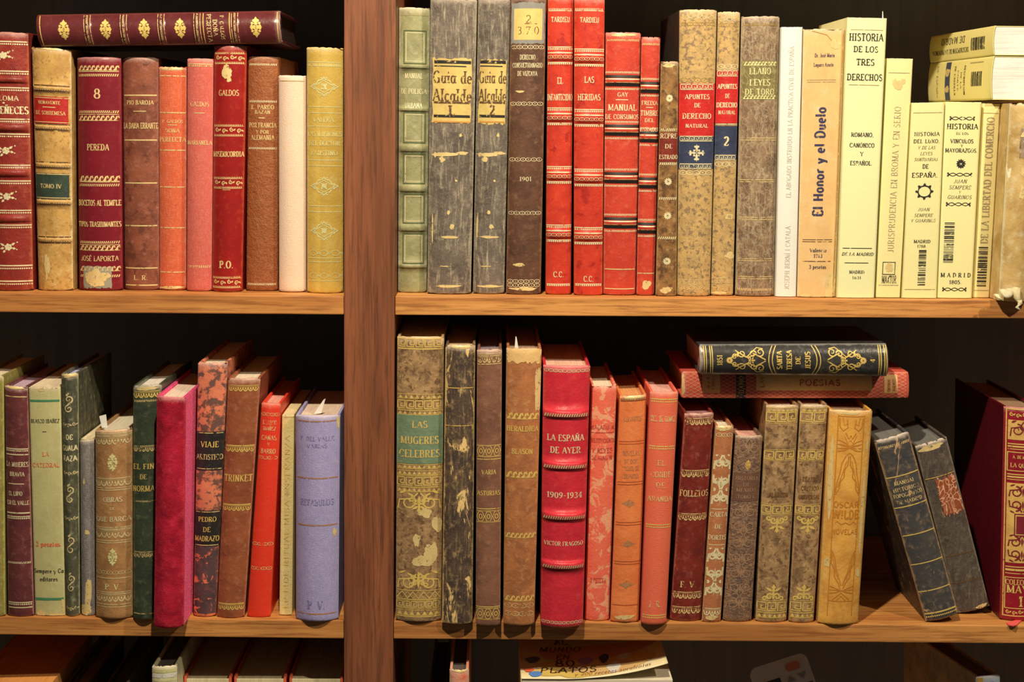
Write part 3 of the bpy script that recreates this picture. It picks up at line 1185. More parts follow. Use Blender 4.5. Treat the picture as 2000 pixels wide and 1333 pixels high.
def shelf_board(k, xl, xr):
    a, b, c, d = SH[k]
    zt = lambda x: zline(a, b, x)
    zb = lambda x: zline(c, d, x)
    fr = [Vector((xl, 0, zt(xl))), Vector((xl, 0, zb(xl))), Vector((xr, 0, zb(xr))), Vector((xr, 0, zt(xr)))]
    bk = [p + Vector((0, .30, 0)) for p in fr]
    return hexa('shelf', [p - BO for p in fr], [p - BO for p in bk], [WS], bc, bevel=.0009)


dvT = [px(671.8, 0, -.001), px(773.6, 0, -.001)]
dvB = [px(671.6, 1333, -.001), px(767.4, 1333, -.001)]


def dvx(i, z):
    t, b_ = dvT[i], dvB[i]
    return b_.x + (t.x - b_.x) * (z - b_.z) / (t.z - b_.z)


XL, XR = -.80, .92
for k, l in (('UL', 1), ('LL', 1), ('BL', 1)):
    shelf_board(k, XL, dvx(0, SH[k][0].z) - .0003)
for k in ('UR', 'LR', 'BR'):
    shelf_board(k, dvx(1, SH[k][0].z) + .0003, XR)
SH['TL'] = (Vector((0, 0, .190)), Vector((1, 0, .190)), Vector((0, 0, .172)), Vector((1, 0, .172)))
shelf_board('TL', XL, dvx(0, .19) - .0003)
shelf_board('TL', dvx(1, .19) + .0003, XR)
z0, z1 = -.72, .24
fr = [Vector((dvx(0, z1), -.001, z1)), Vector((dvx(0, z0), -.001, z0)), Vector((dvx(1, z0), -.001, z0)), Vector((dvx(1, z1), -.001, z1))]
hexa('upright_divider', [p - BO for p in fr], [p + Vector((0, .301, 0)) - BO for p in fr], [WD_], bc, bevel=.0012)
fr = [Vector((XL, .3, z1)), Vector((XL, .3, z0)), Vector((XR, .3, z0)), Vector((XR, .3, z1))]
hexa('back_panel', [p - BO for p in fr], [p + Vector((0, .012, 0)) - BO for p in fr], [WB], bc)
for xa, xb in ((XL - .02, XL - .0003), (XR + .0003, XR + .02)):  # unseen ends, added to keep light from leaking in sideways
    fr = [Vector((xa, 0, z1)), Vector((xa, 0, z0)), Vector((xb, 0, z0)), Vector((xb, 0, z1))]
    hexa('blocking_side_panel', [p - BO for p in fr], [p + Vector((0, .3, 0)) - BO for p in fr], [WD_], bc)

# ------------------------------------------------------------------ upper left shelf
U, L_ = LIT['U'], LIT['L']
GUL = 'books standing on the upper left shelf'
LB, CB, PB = 'leather_bound_book', 'cloth_bound_book', 'paperback_book'

m = leather('crimson_ribbed_leather', (136, 38, 38), (98, 26, 28), (196, 104, 84), U, rough=.4, bump=.3, edge=.5)
dc = []
for y, h in ((83, 7), (140, 7), (172, 7), (233, 7), (262, 7), (323, 7), (354, 7), (412, 7), (441, 7), (522, 8), (553, 8)):
    dc += [('o', 'fringe', y, h, {'i': 'p', 'u': (0, 1)})]
for y in (107, 292, 382, 482):
    dc += [('m', 'flower', y, 19, {'i': 'p'})]
dc += [('t', 190, 'COLOMA', 9, .6, {'i': 'p'}), ('m', 'diamond', 199, 3, {'i': 'p'}), ('t', 213, 'PEQUEÑECES', 14, .96, {'i': 'p', 'st': 'fat'})]
book(LB, 'crimson ribbed leather book with gilt flower stamps, cut by the left photo edge', [(-38, 62), (55, 64), (-22, 568), (65, 567)], 'UL', m, dc, bands=[(154, 12, 2), (247, 14, 2), (336, 13, 2), (426, 14, 2)], group=GUL, jag=1.5, depth=.135)

m = leather('tan_calf', (200, 148, 72), (158, 108, 50), (226, 200, 136), U, mott=.8, spots=.25, edge=.55, rough=.5)
lr = leather('red_label_leather', (176, 28, 34), (140, 20, 26), (206, 90, 70), U, edge=.25)
lg = leather('dark_green_label_leather', (48, 60, 44), (34, 44, 34), (90, 110, 80), U, edge=.3)
dc = []
for y in (172, 247, 321, 393, 468):
    dc += [('l', y - 6, 2, {'i': 'b'}), ('o', 'rope', y, 6, {'i': 'p'}), ('l', y + 6, 2.5, {'i': 'b'})]
dc += [('lab', 187, 240, lr, {'u': (.02, .93), 'lb': 'red leather title label', 'j': 1}), ('l', 190, 1.3, {'i': 'g'}), ('l', 237, 1.3, {'i': 'g'}),
       ('t', 199, 'BENAVENTE', 6, .58, {'cu': .45}), ('l', 208, 1.5, {'u': (.28, .62)}), ('t', 219, 'DE SOBREMESA', 7, .78, {'cu': .47}),
       ('lab', 336, 388, lg, {'u': (.0, .94), 'lb': 'dark green leather volume label', 'j': 1.5}), ('l', 338.5, 1.6, {'i': 'g'}), ('l', 385, 1.6, {'i': 'g'}),
       ('t', 362, 'TOMO IV', 8, .58, {'cu': .45}), ('patch', .3, 520, 14, 60, 'x'), ('patch', .5, 95, 46, 7, 'x')]
book(LB, 'tan calf book with a red title label and a dark green volume label', [(62, 91), (139, 96), (76, 568), (143, 567)], 'UL', m, dc, bands=[(172, 8, 1.4), (247, 8, 1.4), (321, 8, 1.4), (393, 8, 1.4), (468, 8, 1.4)], group=GUL, jag=2.5, depth=.13)

m = leather('maroon_polished_leather', (118, 22, 42), (92, 14, 34), (170, 72, 76), U, mott=.4, rough=.33, bump=.12, edge=.3)
dc = [('o', 'wave', 132, 8), ('l', 139, 1.3), ('o', 'rope', 146, 5), ('t', 182, '8', 18, .15), ('o', 'rope', 217, 5), ('l', 222, 1.3), ('o', 'wave', 229, 8),
      ('t', 286, 'PEREDA', 12, .5), ('o', 'wave', 347, 9), ('l', 354, 1.3), ('o', 'rope', 360, 5), ('t', 395, 'BOCETOS AL TEMPLE', 11, .97, {'st': 'fat'}),
      ('t', 437, 'TIPOS TRASHUMANTES', 10, .97, {'st': 'fat'}), ('o', 'rope', 473, 5), ('l', 478, 1.3), ('o', 'wave', 484, 8), ('t', 505, 'JOSÉ LAPORTA', 10, .86),
      ('o', 'wave', 525, 8), ('o', 'rope', 540, 5),
      ('lab', 519, 566, plain('old_sticker', (150, 146, 110), U, .8), {'u': (.12, .8), 'j': 4, 'n': 'paper_sticker', 'lb': 'torn paper sticker'}), ('patch', .45, 543, 56, 42, plain('sticker_paper', (240, 224, 160), U, .8))]
book(LB, 'polished maroon leather book with a figure eight and a torn paper sticker at the foot', [(151, 112), (236, 112), (155, 568), (239.5, 566)], 'UL', m, dc, group=GUL, depth=.13, b=.008)

m = leather('marbled_brown_maroon_leather', (138, 72, 62), (92, 44, 40), (186, 120, 98), U, mott=.9, ms=30, spots=.3, ss=60, scratch=.4, edge=.3, rough=.45)
dc = [('l', y, 2.4) for y in (185, 272, 356, 440, 524, 558)]
dc += [('t', 199, 'PIO BAROJA', 8, .75), ('l', 216, 1.4, {'u': (.32, .68)}), ('t', 244, 'LA DAMA ERRANTE', 11, .97), ('t', 543, 'L. R.', 9, .4)]
book(LB, 'marbled brownish maroon leather book with five plain gilt rules and the initials L. R.', [(240, 112), (309.5, 112), (244, 567), (311, 566)], 'UL', m, dc, group=GUL, jag=1)

m = leather('faded_vermilion_cloth', (208, 84, 58), (178, 62, 44), (234, 148, 112), U, mott=.5, cloth=.25, edge=.6, rough=.75)
dc = [('l', y, 2.2, {'i': 'w'}) for y in (148, 219, 292, 364, 444, 532)]
dc += [('t', 236, 'P. GALDÓS', 6, .75), ('l', 243, 1.4, {'u': (.34, .68)}), ('t', 254, 'DOÑA', 7, .52), ('t', 271, 'PERFECTA', 9, .95), ('patch', .5, 134, 50, 7, 'x'), ('patch', .4, 563, 50, 8, 'x')]
book(CB, 'faded vermilion cloth book with frayed ends and thin gilt rules', [(310, 130), (365.5, 131), (312, 567), (364, 567)], 'UL', m, dc, group=GUL, jag=2.5)

m = leather('dusty_pink_cloth', (202, 88, 86), (180, 68, 70), (222, 130, 116), U, mott=.5, cloth=.3, edge=.4, rough=.8)
dc = [('o', 'fringe', 127, 6, {'i': 'w'}), ('t', 202, 'GALDOS', 9, .72, {'i': 'w'}), ('l', 219.5, 1.4, {'u': (.3, .7)}), ('t', 277, 'MARIANELA', 8, .95), ('o', 'rope', 521, 5, {'i': 'w'})]
book(CB, 'dusty pink cloth book between the vermilion book and the glossy red book', [(366, 114), (417, 115), (365, 569), (413.5, 569)], 'UL', m, dc, group=GUL, jag=1)

m = leather('glossy_red_leather', (148, 24, 30), (118, 18, 24), (210, 84, 62), U, mott=.5, rough=.28, bump=.12, edge=.5, spec=.5)
dc = []
for y in (112.5, 252.5, 355, 552):
    dc += [('o', 'teeth', y - 9.5, 3.5), ('o', 'scroll', y, 11), ('o', 'teeth', y + 9.5, 3.5)]
dc += [('t', 180, 'GALDOS', 11, .62), ('t', 299, 'MISERICORDIA', 10, .97, {'st': 'fat'}), ('t', 517, 'P.O.', 14, .45, {'st': 'fat'}), ('l', 369, 1, {'u': (.35, .6)}), ('patch', .44, 140, 20, 34, 'x'), ('patch', .5, 152, 12, 22, 'x')]
book(LB, 'glossy red leather book with a torn white scuff above its title', [(418.5, 88), (482, 88), (414, 570), (473, 569)], 'UL', m, dc, group=GUL, jag=1, b=.007, depth=.13)

m = leather('russet_grained_leather', (146, 74, 34), (104, 50, 24), (176, 112, 68), U, mott=.2, crack=.3, edge=.12, rough=.5, bump=.7, bs=700)
dc = [('o', 'rope', y, 4, {'i': 'p'}) for y in (125.6, 197, 288, 556)]
dc += [('t', 208, 'E. PARDO', 8, .74), ('t', 217.5, 'BAZAN', 7, .5), ('l', 229, 2, {'u': (.38, .58)}), ('t', 243, 'POR FRANCIA', 9, .88), ('t', 256, 'Y POR', 7, .42), ('t', 267, 'ALEMANIA', 9, .76)]
book(LB, 'russet pebble-grained leather book beside the short cream book', [(485, 110), (544, 111), (481, 569), (542.5, 568)], 'UL', m, dc, group=GUL, depth=.15, b=.004)

m = leather('cream_pink_cloth', (240, 196, 152), (226, 176, 136), (250, 220, 182), U, mott=.4, cloth=.3, edge=.2, rough=.85)
book(CB, 'short plain cream cloth book without lettering', [(544, 147), (597.5, 148), (545, 571), (597.5, 570)], 'UL', m, [('l', 158, 1.2, {'i': 't', 'u': (.05, .95)})], group=GUL, jag=1.5, b=.005, depth=.12)

m = leather('old_gold_cloth', (212, 168, 70), (172, 128, 46), (244, 216, 130), U, mott=.6, ms=14, edge=.4, rough=.5)
D = {'i': 'y'}
dc = [('o', 'teeth', 126, 5, D)] + [('l', y, 1.5, D) for y in (121, 207, 219, 245, 311, 322, 401, 412.5, 504, 511.6, 549)]
dc += [('m', 'lozenge', y, 27, D) for y in (168, 362, 450)]
dc += [('t', 232, 'VALERA,', 9, .62, D), ('t', 260, 'LAS ILUSIONES', 9, .93, D), ('t', 278, 'DEL DOCTOR', 9, .85, D), ('t', 297, 'FAUSTINO', 9, .72, D), ('o', 'links', 494, 13, D), ('o', 'links', 539, 12, D)]
book(CB, 'old gold cloth book with lozenge stamps, standing against the wooden divider', [(599, 92), (670, 94), (600, 572), (670, 572)], 'UL', m, dc, group=GUL, jag=1.5, b=.008)

# lying across the tops
m = leather('dark_maroon_polished_leather', (92, 32, 42), (60, 18, 30), (140, 76, 74), U, mott=.5, rough=.28, bump=.12, edge=.25, lay=True, spec=.5)
G_ = {'i': 'G'}
dc = [('l', 83, 1.6, G_), ('l', 544, 1.6, G_), ('l', 400, 1.6, G_), ('l', 451, 1.6, G_)]
for x in (174.5, 245, 318, 388, 461):
    dc += [('o', 'rope', x, 4, {'i': 'w'}), ('l', x - 6, 1.2, {'i': 'w'}), ('l', x + 6, 1.2, {'i': 'w'})]
dc += [('m', 'spray', x, 20, dict(G_, rot=1)) for x in (129, 210, 285, 355, 502)]
dc += [('t', 411, 'PERFECTA', 8, .86, {'i': 'w'}), ('t', 423, 'DOÑA', 8, .5), ('t', 436, 'P. GALDÓS', 7, .75, {'i': 'w'})]
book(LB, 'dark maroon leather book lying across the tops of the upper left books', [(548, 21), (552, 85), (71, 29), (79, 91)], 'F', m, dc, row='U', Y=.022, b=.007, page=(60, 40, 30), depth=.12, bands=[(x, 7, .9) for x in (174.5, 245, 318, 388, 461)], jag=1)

# ------------------------------------------------------------------ upper right shelf
GUR = 'books standing on the upper right shelf'
m = leather('sage_green_leather', (152, 144, 90), (112, 108, 66), (200, 196, 144), U, mott=.8, edge=.6, rough=.6, scratch=.4)
dc = [('l', 29, 2, {'i': 'C'})]
for y0, y1 in ((63, 118), (221, 272), (302, 352), (381, 430), (459, 510)):
    dc += [('frame', y0, y1, 1.2, {'i': 'p', 'u': (.24, .82)}), ('frame', y0 - 4, y1 + 4, 2, {'i': plain('green_shade_line', (84, 92, 50), U), 'u': (.17, .89)})]
dc += [('t', 146, 'MANUAL', 10, .58, {'i': 'p'}), ('t', 176, 'DE POLICIA', 10, .85, {'i': 'p'}), ('t', 203.6, 'URBANA', 10, .57, {'i': 'p'})]
book(LB, 'sage green leather book with stamped square panels, next to the divider', [(779.5, 14), (840, 16), (777.5, 571), (833, 572)], 'UR', m, dc, bands=[(128, 8, 1.2), (211, 8, 1.2), (287, 14, 1.4), (366, 14, 1.4), (444, 14, 1.4), (520, 8, 1.2)], group=GUR, ink0='p', jag=1.5, depth=.14)

yp = leather('yellowed_paper_label', (212, 176, 92), (180, 140, 72), (230, 206, 140), U, mott=.7, ms=40, edge=.3, rough=.85, bump=.1)
op = plain('orange_sticker_edge', (206, 140, 60), U)


def guia(q, n, label, cu, ly0, ly1):
    m = leather('scuffed_grey_leather', (108, 92, 74), (66, 54, 46), (186, 164, 124), U, mott=.9, ms=26, fib=.75, scratch=.6, edge=.6, rough=.8, bump=.4)
    dc = [('lab', ly0, ly1, yp, {'u': (.05, .93), 'j': 6, 'n': 'paper_label', 'lb': 'yellowed paper title label'}),
          ('l', 119, 6, {'i': 'k', 'u': (.1, .9)}), ('l', 127, 2, {'i': 'k', 'u': (.1, .8)}), ('t', 148, 'Guia de', 23, .84, {'i': 'b', 'cu': cu}),
          ('t', 183, 'Alcalde', 23, .84, {'i': 'b', 'cu': cu}), ('l', 197.5, 4, {'i': 'b', 'u': (.1, .9)}),
          ('t', 212, n, 18, .16, {'i': 'b', 'st': 'fat'}), ('l', 224, 5, {'i': 'k', 'u': (.1, .9)}), ('l', 235, 3, {'i': op, 'u': (.1, .9)}),
          ('patch', .35, 299, 56, 9, 'C'), ('patch', .3, 309, 12, 14, 'x'), ('patch', .75, 296, 26, 8, 'C'), ('patch', .7, 261, 6, 8, 'x'), ('patch', .46, 413, 8, 10, 'x'), ('patch', .55, 441, 10, 12, 'x'), ('patch', .15, 300, 8, 10, 'x'),
          ('patch', .5, 462, 40, 6, 'C'), ('patch', .4, 520, 24, 3, 'x'), ('patch', .5, 560, 60, 6, 't'), ('patch', .62, 350, 5, 6, 'C'), ('patch', .1, 440, 4, 60, 'C')]
    return book(LB, label, q, 'UR', m, dc, group=GUR, jag=3, depth=.16, b=.005)


guia([(841, -5), (932, -2), (834.5, 574), (919.5, 575)], '1.', 'scuffed grey leather book with a yellowed paper label numbered 1', .5, 109, 240)
guia([(934, -4), (997, -2), (923.5, 573), (985, 575)], '2', 'scuffed grey leather book with a yellowed paper label numbered 2', .5, 112, 242)

m = leather('dark_brown_leather', (98, 62, 42), (64, 40, 30), (160, 116, 78), U, mott=.9, edge=.5, scratch=.5, rough=.45)
dc = [('o', 'chain', y, 8, {'i': 'p'}) for y in (90, 199.6, 308.6, 414, 550, 558)]
dc += [('lab', 3, 85, plain('sticker_blue_grey_border', (140, 138, 112), U), {'u': (.02, .98), 'j': 3, 'n': 'paper_sticker', 'lb': 'orange shelf-mark sticker with a grey border'}),
       ('fill', 16, 76, {'i': plain('sticker_orange', (228, 182, 96), U), 'u': (.1, .9), 'off': .0003}), ('t', 36, '2', 14, .16, {'i': 'b', 'st': 'light'}),
       ('t', 58, '3.7.0', 14, .62, {'i': 'b', 'st': 'light'}), ('l', 45, 1.2, {'i': 'b', 'u': (.4, .75)}),
       ('t', 109.5, 'DERECHO', 9, .44, {'i': 'p'}), ('t', 125, 'CONSUETUDINARIO', 9, .84, {'i': 'p'}), ('t', 141, 'DE VIZCAYA', 9, .56, {'i': 'p'}), ('t', 347, '1901', 8, .34, {'i': 'p'}),
       ('patch', .3, 176, 20, 5, 'C'), ('patch', .35, 517, 26, 8, 'C'), ('patch', .5, 565, 60, 8, 'C')]
book(LB, 'dark brown leather book with an orange shelf-mark sticker at the head', [(998, -8), (1067, -8), (988, 574), (1056, 576)], 'UR', m, dc, group=GUR, jag=2, depth=.16)

RED = lambda: leather('bright_red_leather', (200, 52, 42), (156, 30, 34), (230, 110, 78), U, mott=.5, spots=.12, ss=60, edge=.35, rough=.4, bump=.2)


def tardieu(q, lines, label, bd, ini):
    dc = []
    for y in bd:
        dc += [('o', 'fringe', y - 14, 6, {'i': 'p', 'u': (.01, .99)}), ('o', 'chain', y + 3, 7, {'i': 'p', 'u': (.01, .99)}), ('l', y - 5, 2, {'i': 'p', 'u': (.01, .99)}), ('o', 'fringe', y + 15, 5, {'i': 'p', 'u': (.01, .99)})]
    dc += [('o', 'teeth', 18, 5, {'i': 'p'}), ('o', 'fringe', 557, 5, {'i': 'p'})]
    dc += [('t', y, s, h, w, {'i': 'p'}) for y, s, h, w in lines]
    book(LB, label, q, 'UR', RED(), dc, bands=[(y, 20, 1.6) for y in bd], group=GUR, jag=1, depth=.15)


tardieu([(1070, -8), (1120, -8), (1065.5, 575), (1115, 576)], [(37, 'TARDIEU', 10, .72), (155, 'EL', 12, .22), (187, 'INFANTICIDIO', 12, .98), (536, 'C.C.', 11, .4)],
        'tall bright red leather book, narrower of the two with gilt initials C.C.', (106, 224, 338.6, 454), 'C.C.')
tardieu([(1121, -6), (1181, -5), (1121, 576), (1176.5, 578)], [(38, 'TARDIEU', 10, .62), (153, 'LAS', 12, .32), (187, 'HERIDAS', 12, .76), (545, 'C.C.', 11, .34)],
        'tall bright red leather book, wider of the two with gilt initials C.C.', (110, 227, 344, 459), 'C.C.')


def striped(q, bd, lines, label, extra):
    m = leather('vermilion_leather', (198, 58, 48), (160, 38, 38), (236, 140, 104), U, mott=.5, edge=.5, rough=.45, scratch=.5)
    dc = []
    for y in bd:
        dc += [('o', 'rope', y - 16, 4, {'i': 'p', 'u': (0, 1)}), ('l', y - 8, 5.5, {'i': 'K', 'u': (0, 1)}), ('l', y - 3, 2, {'i': 'p', 'u': (0, 1)}), ('l', y + 8, 6, {'i': 'K', 'u': (0, 1)}), ('l', y + 3.5, 1.5, {'i': 'w', 'u': (0, 1)}), ('o', 'rope', y + 16, 4, {'i': 'p', 'u': (0, 1)})]
    dc += extra + [('t', y, s, h, w, {'i': 'p'}) for y, s, h, w in lines]
    book(LB, label, q, 'UR', m, dc, bands=[(y, 12, 1.6) for y in bd], group=GUR, jag=2, depth=.12)


striped([(1183, 63), (1251.5, 64), (1178, 576), (1241, 577)], (156, 252, 345, 434), [(183, 'GAY', 8, .3), (208, 'MANUAL', 12, .82), (226, 'DE CONSUMOS', 9, .97)],
        'wide vermilion leather book with black double bands', [('l', 193, 1.6, {'i': 'p', 'u': (.3, .66)}), ('l', 526, 2), ('l', 565, 2), ('o', 'rope', 78, 4), ('patch', .5, 68, 50, 8, 'x')])
striped([(1253, 72), (1289.5, 73), (1243, 577), (1277.5, 578)], (169, 265, 355, 444), [(199.5, 'FREIXA', 8, .86), (219, 'TIMBRE', 10, .95), (233, 'DEL', 7, .5), (251, 'ESTADO', 8, .95)],
        'slim vermilion leather book with black double bands and a white scuff near its foot', [('l', 208, 1.4, {'i': 'p', 'u': (.3, .7)}), ('l', 534, 2), ('o', 'rope', 86, 4), ('patch', .55, 557, 20, 20, 'x')])

m = leather('mottled_brown_calf', (146, 100, 52), (84, 54, 32), (208, 170, 110), U, mott=1, ms=45, spots=.4, ss=90, edge=.5, rough=.4)
lm = leather('dark_red_label', (120, 36, 34), (90, 24, 26), (170, 90, 70), U, edge=.3)
dc = [('m', 'rosette', y, 8, {'i': 'p'}) for y in (191, 353, 420, 510)] + [('o', 'rope', y, 5, {'i': 'p'}) for y in (252, 318, 386, 464)]
dc += [('lab', 257, 315, lm, {'u': (0, 1), 'lb': 'dark red title label', 'j': 1}), ('t', 264, 'REPRE', 9, .9, {'i': 'p'}), ('t', 284, 'DE', 8, .4, {'i': 'p'}), ('t', 305, 'ESTRADO', 8, .97, {'i': 'p'}), ('patch', .5, 567, 26, 14, 'C'), ('patch', .5, 128, 30, 8, 'C')]
book(LB, 'short slim mottled brown calf book with gilt rosettes and a dark red label', [(1291, 120), (1325, 120), (1280.5, 578), (1321, 580)], 'UR', m, dc, group=GUR, jag=2, depth=.12)

DKB = leather('dark_mottled_board', (58, 46, 34), (40, 32, 26), (90, 74, 54), U, mott=.8)  # boards much darker than the calf of the spines
CALF = lambda: leather('spotted_fawn_calf', (200, 154, 86), (122, 96, 66), (226, 190, 124), U, mott=.5, ms=60, spots=.5, ss=150, edge=.4, rough=.45)
red2 = leather('scarlet_label_leather', (196, 30, 36), (160, 20, 30), (224, 90, 76), U, edge=.15)
navy = leather('navy_label_leather', (48, 52, 70), (34, 38, 54), (92, 92, 100), U, edge=.2)
dc = [('o', 'chain', 154, 10, {'i': 't'}), ('o', 'links', 34, 8, {'i': 'p'}), ('o', 'chain', 46, 8, {'i': 't'}),
      ('lab', 160, 263, red2, {'u': (0, 1), 'lb': 'scarlet leather title label'}), ('o', 'key', 167, 8, {'i': 'p'}), ('t', 186.5, 'APUNTES', 9, .68, {'i': 'p'}), ('t', 203, 'DE', 8, .17, {'i': 'p'}),
      ('t', 224, 'DERECHO', 10, .8, {'i': 'p'}), ('t', 243, 'NATURAL', 7, .63, {'i': 'p'}), ('lab', 264, 328, navy, {'u': (0, 1), 'lb': 'navy leather label with a gilt cross'}),
      ('o', 'key', 268, 7, {'i': 'p'}), ('m', 'cross', 296, 17, {'i': 'p'}), ('o', 'key', 322, 7, {'i': 'p'}), ('o', 'chain', 335, 10, {'i': 'p'}), ('o', 'key', 552, 8, {'i': 'w'}), ('o', 'chain', 563, 8, {'i': 'w'})]
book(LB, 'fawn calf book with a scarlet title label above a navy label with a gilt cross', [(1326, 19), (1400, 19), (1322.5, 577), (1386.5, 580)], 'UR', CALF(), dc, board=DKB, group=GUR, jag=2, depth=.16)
dc = [('o', 'chain', 128, 10, {'i': 'p'}), ('o', 'links', 38, 8, {'i': 'p'}), ('o', 'chain', 48, 8, {'i': 't'}),
      ('lab', 135, 238, red2, {'u': (0, 1), 'lb': 'scarlet leather title label'}), ('o', 'key', 141, 8, {'i': 'p'}), ('t', 166.5, 'APUNTES', 9, .87, {'i': 'p', 'st': 'fat'}), ('t', 185, 'DE', 8, .2, {'i': 'p'}),
      ('t', 202.5, 'DERECHO', 9, .92, {'i': 'p', 'st': 'fat'}), ('t', 217, 'NATURAL', 7, .76, {'i': 'p'}), ('l', 240, 1.5, {'i': 'p'}), ('lab', 243, 309, navy, {'u': (0, 1), 'lb': 'navy leather volume label'}),
      ('t', 273, '2', 17, .22, {'i': 'p', 'st': 'fat'}), ('o', 'key', 305, 7, {'i': 'p'}), ('o', 'chain', 318, 10, {'i': 'p'}), ('o', 'key', 548, 8, {'i': 'w'}), ('o', 'chain', 560, 8, {'i': 'w'}),
      ('patch', .7, 421, 22, 14, 'x'), ('patch', .8, 498, 22, 18, 'x'), ('patch', .4, 573, 36, 7, 'x')]
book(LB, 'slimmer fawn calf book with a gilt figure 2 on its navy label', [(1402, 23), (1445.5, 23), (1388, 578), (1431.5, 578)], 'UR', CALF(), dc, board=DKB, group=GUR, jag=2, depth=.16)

m = leather('crackled_brown_calf', (142, 108, 76), (88, 62, 44), (206, 180, 130), U, mott=1, ms=44, crack=.3, fib=.45, edge=.5, rough=.4, scratch=.5)
dc = [('ll', y, 4, {'i': 'w', 't': 1.3}) for y in (269, 351, 425, 507, 543)]
ol = leather('olive_stained_calf', (122, 104, 58), (92, 78, 44), (180, 158, 100), U, mott=.6, crack=.5)
dc += [('lab', 117, 190, ol, {'u': (.02, .98), 'lb': 'olive title label'}), ('o', 'wave', 122, 6, {'i': 'y', 'u': (.08, .92)}), ('t', 137, 'LLANO', 12, .56, {'i': 'y'}), ('t', 159, 'LEYES', 12, .54, {'i': 'y'}), ('t', 177, 'DE TORO', 11, .76, {'i': 'y'}), ('o', 'wave', 187, 6, {'i': 'y', 'u': (.08, .92)}), ('o', 'teeth', 47, 4, {'i': 't'}), ('o', 'teeth', 566, 4, {'i': 'w'})]
book(LB, 'crackled brown calf book with gilt double rules beside the white paperback', [(1448, 32), (1522.5, 32), (1436, 578), (1511, 579)], 'UR', m, dc, group=GUR, jag=1.5, depth=.16, b=.006)


def pap(name, c, d=None):
    return leather(name, c, d or tuple(v * .93 for v in c), tuple(min(255, v + 8) for v in c), U, mott=.4, edge=.15, rough=.7, bump=.08, scratch=.1)


m = pap('white_card', (255, 250, 232))
dc = [('tv', 384, 90, 'EL ABOGADO INSTRUIDO EN LA PRACTICA CIVIL DE ESPAÑA', 9, {'i': 'c', 'cu': .5, 'st': 'light'}), ('tv', 566, 440, 'JOSEPH BERNÍ I CATALÁ', 9, {'i': 'c', 'cu': .52, 'st': 'light'})]
book(PB, 'slim white paperback with pale vertical lettering', [(1526, 53), (1567.5, 53), (1514.5, 580), (1554.5, 581)], 'UR', m, dc, group=GUR, kind='paper', page=(244, 226, 190), depth=.16, b=.002)

m = leather('tan_paper_wrapper', (226, 174, 104), (202, 146, 82), (250, 226, 172), U, mott=.6, ms=14, fib=.12, edge=.4, rough=.8, bump=.12)
N_ = {'i': 'n'}
dc = [('t', 107, 'Dr. José María', 7, .48, dict(N_, cu=.52)), ('t', 125, 'Laguna Azorín', 7, .48, dict(N_, cu=.5)), ('ll', 156.5, 4, {'i': 'C', 'u': (.12, .82), 't': 1.2}),
      ('tv', 421, 208, 'El Honor y el Duelo', 19, {'i': 'n', 'cu': .46, 'st': 'bold'}), ('ll', 469, 4, {'i': 'b', 'u': (.1, .86), 't': 1.2}),
      ('t', 488, 'Valencia', 7, .42, N_), ('t', 499, '1913', 7, .22, N_), ('l', 510, 1.4, {'i': 'b', 'u': (.12, .84)}), ('t', 521, '3 pesetas', 7, .44, N_),
      ('patch', .78, 86, 24, 20, 'x'), ('patch', .8, 92, 14, 8, 't'), ('patch', .85, 560, 26, 60, 'x'), ('patch', .9, 568, 14, 36, 't'), ('patch', .2, 578, 30, 8, 'x'), ('pl', [(.97, 62), (.95, 250), (.96, 420), (.93, 560)], 1.4, {'i': 't'}), ('pl', [(.2, 60), (.55, 68), (.74, 84)], 1.3, {'i': 't'})]
book(PB, 'tan paperback in a torn wrapper with large dark vertical lettering', [(1569, 57), (1650, 56), (1556.5, 581), (1631, 581)], 'UR', m, dc, group=GUR, kind='paper', page=(232, 200, 140), depth=.16, jag=4, b=.003)

YC = (252, 234, 156)
m = pap('pale_yellow_card', (255, 242, 160))
K = {'i': 'k'}
dc = [('l', 58, 1.2, {'i': 'C', 'u': (.1, .92)}), ('t', 72, 'HISTORIA', 14, .86, K), ('t', 95, 'DE LOS', 11, .62, dict(K, st='slab')), ('t', 120, 'TRES', 12, .46, dict(K, st='slab')), ('t', 149, 'DERECHOS', 12, .9, dict(K, st='slab')),
      ('l', 164, 1.2, {'i': 'C', 'u': (.1, .88)}), ('t', 260.5, 'ROMANO,', 8, .58, K), ('t', 281, 'CANÓNICO', 8, .64, K), ('t', 298, 'Y', 8, .08, K), ('t', 316, 'ESPAÑOL.', 8, .58, K),
      ('l', 484, 1.3, {'i': 'k', 'u': (.1, .88)}), ('t', 495.5, 'DE LA MADRID', 6, .84, dict(K, sl=.25)), ('l', 513, 1.3, {'i': 'k', 'u': (.16, .8)}), ('t', 531, 'MADRID', 6, .4, K), ('t', 542.5, '1831', 5, .24, K)]
book(PB, 'tallest pale yellow paperback, with three black serif title blocks', [(1653.5, 34), (1732, 36), (1633, 582), (1707, 584)], 'UR', m, dc, group=GUR, kind='paper', page=(246, 226, 170), depth=.12, b=.001)

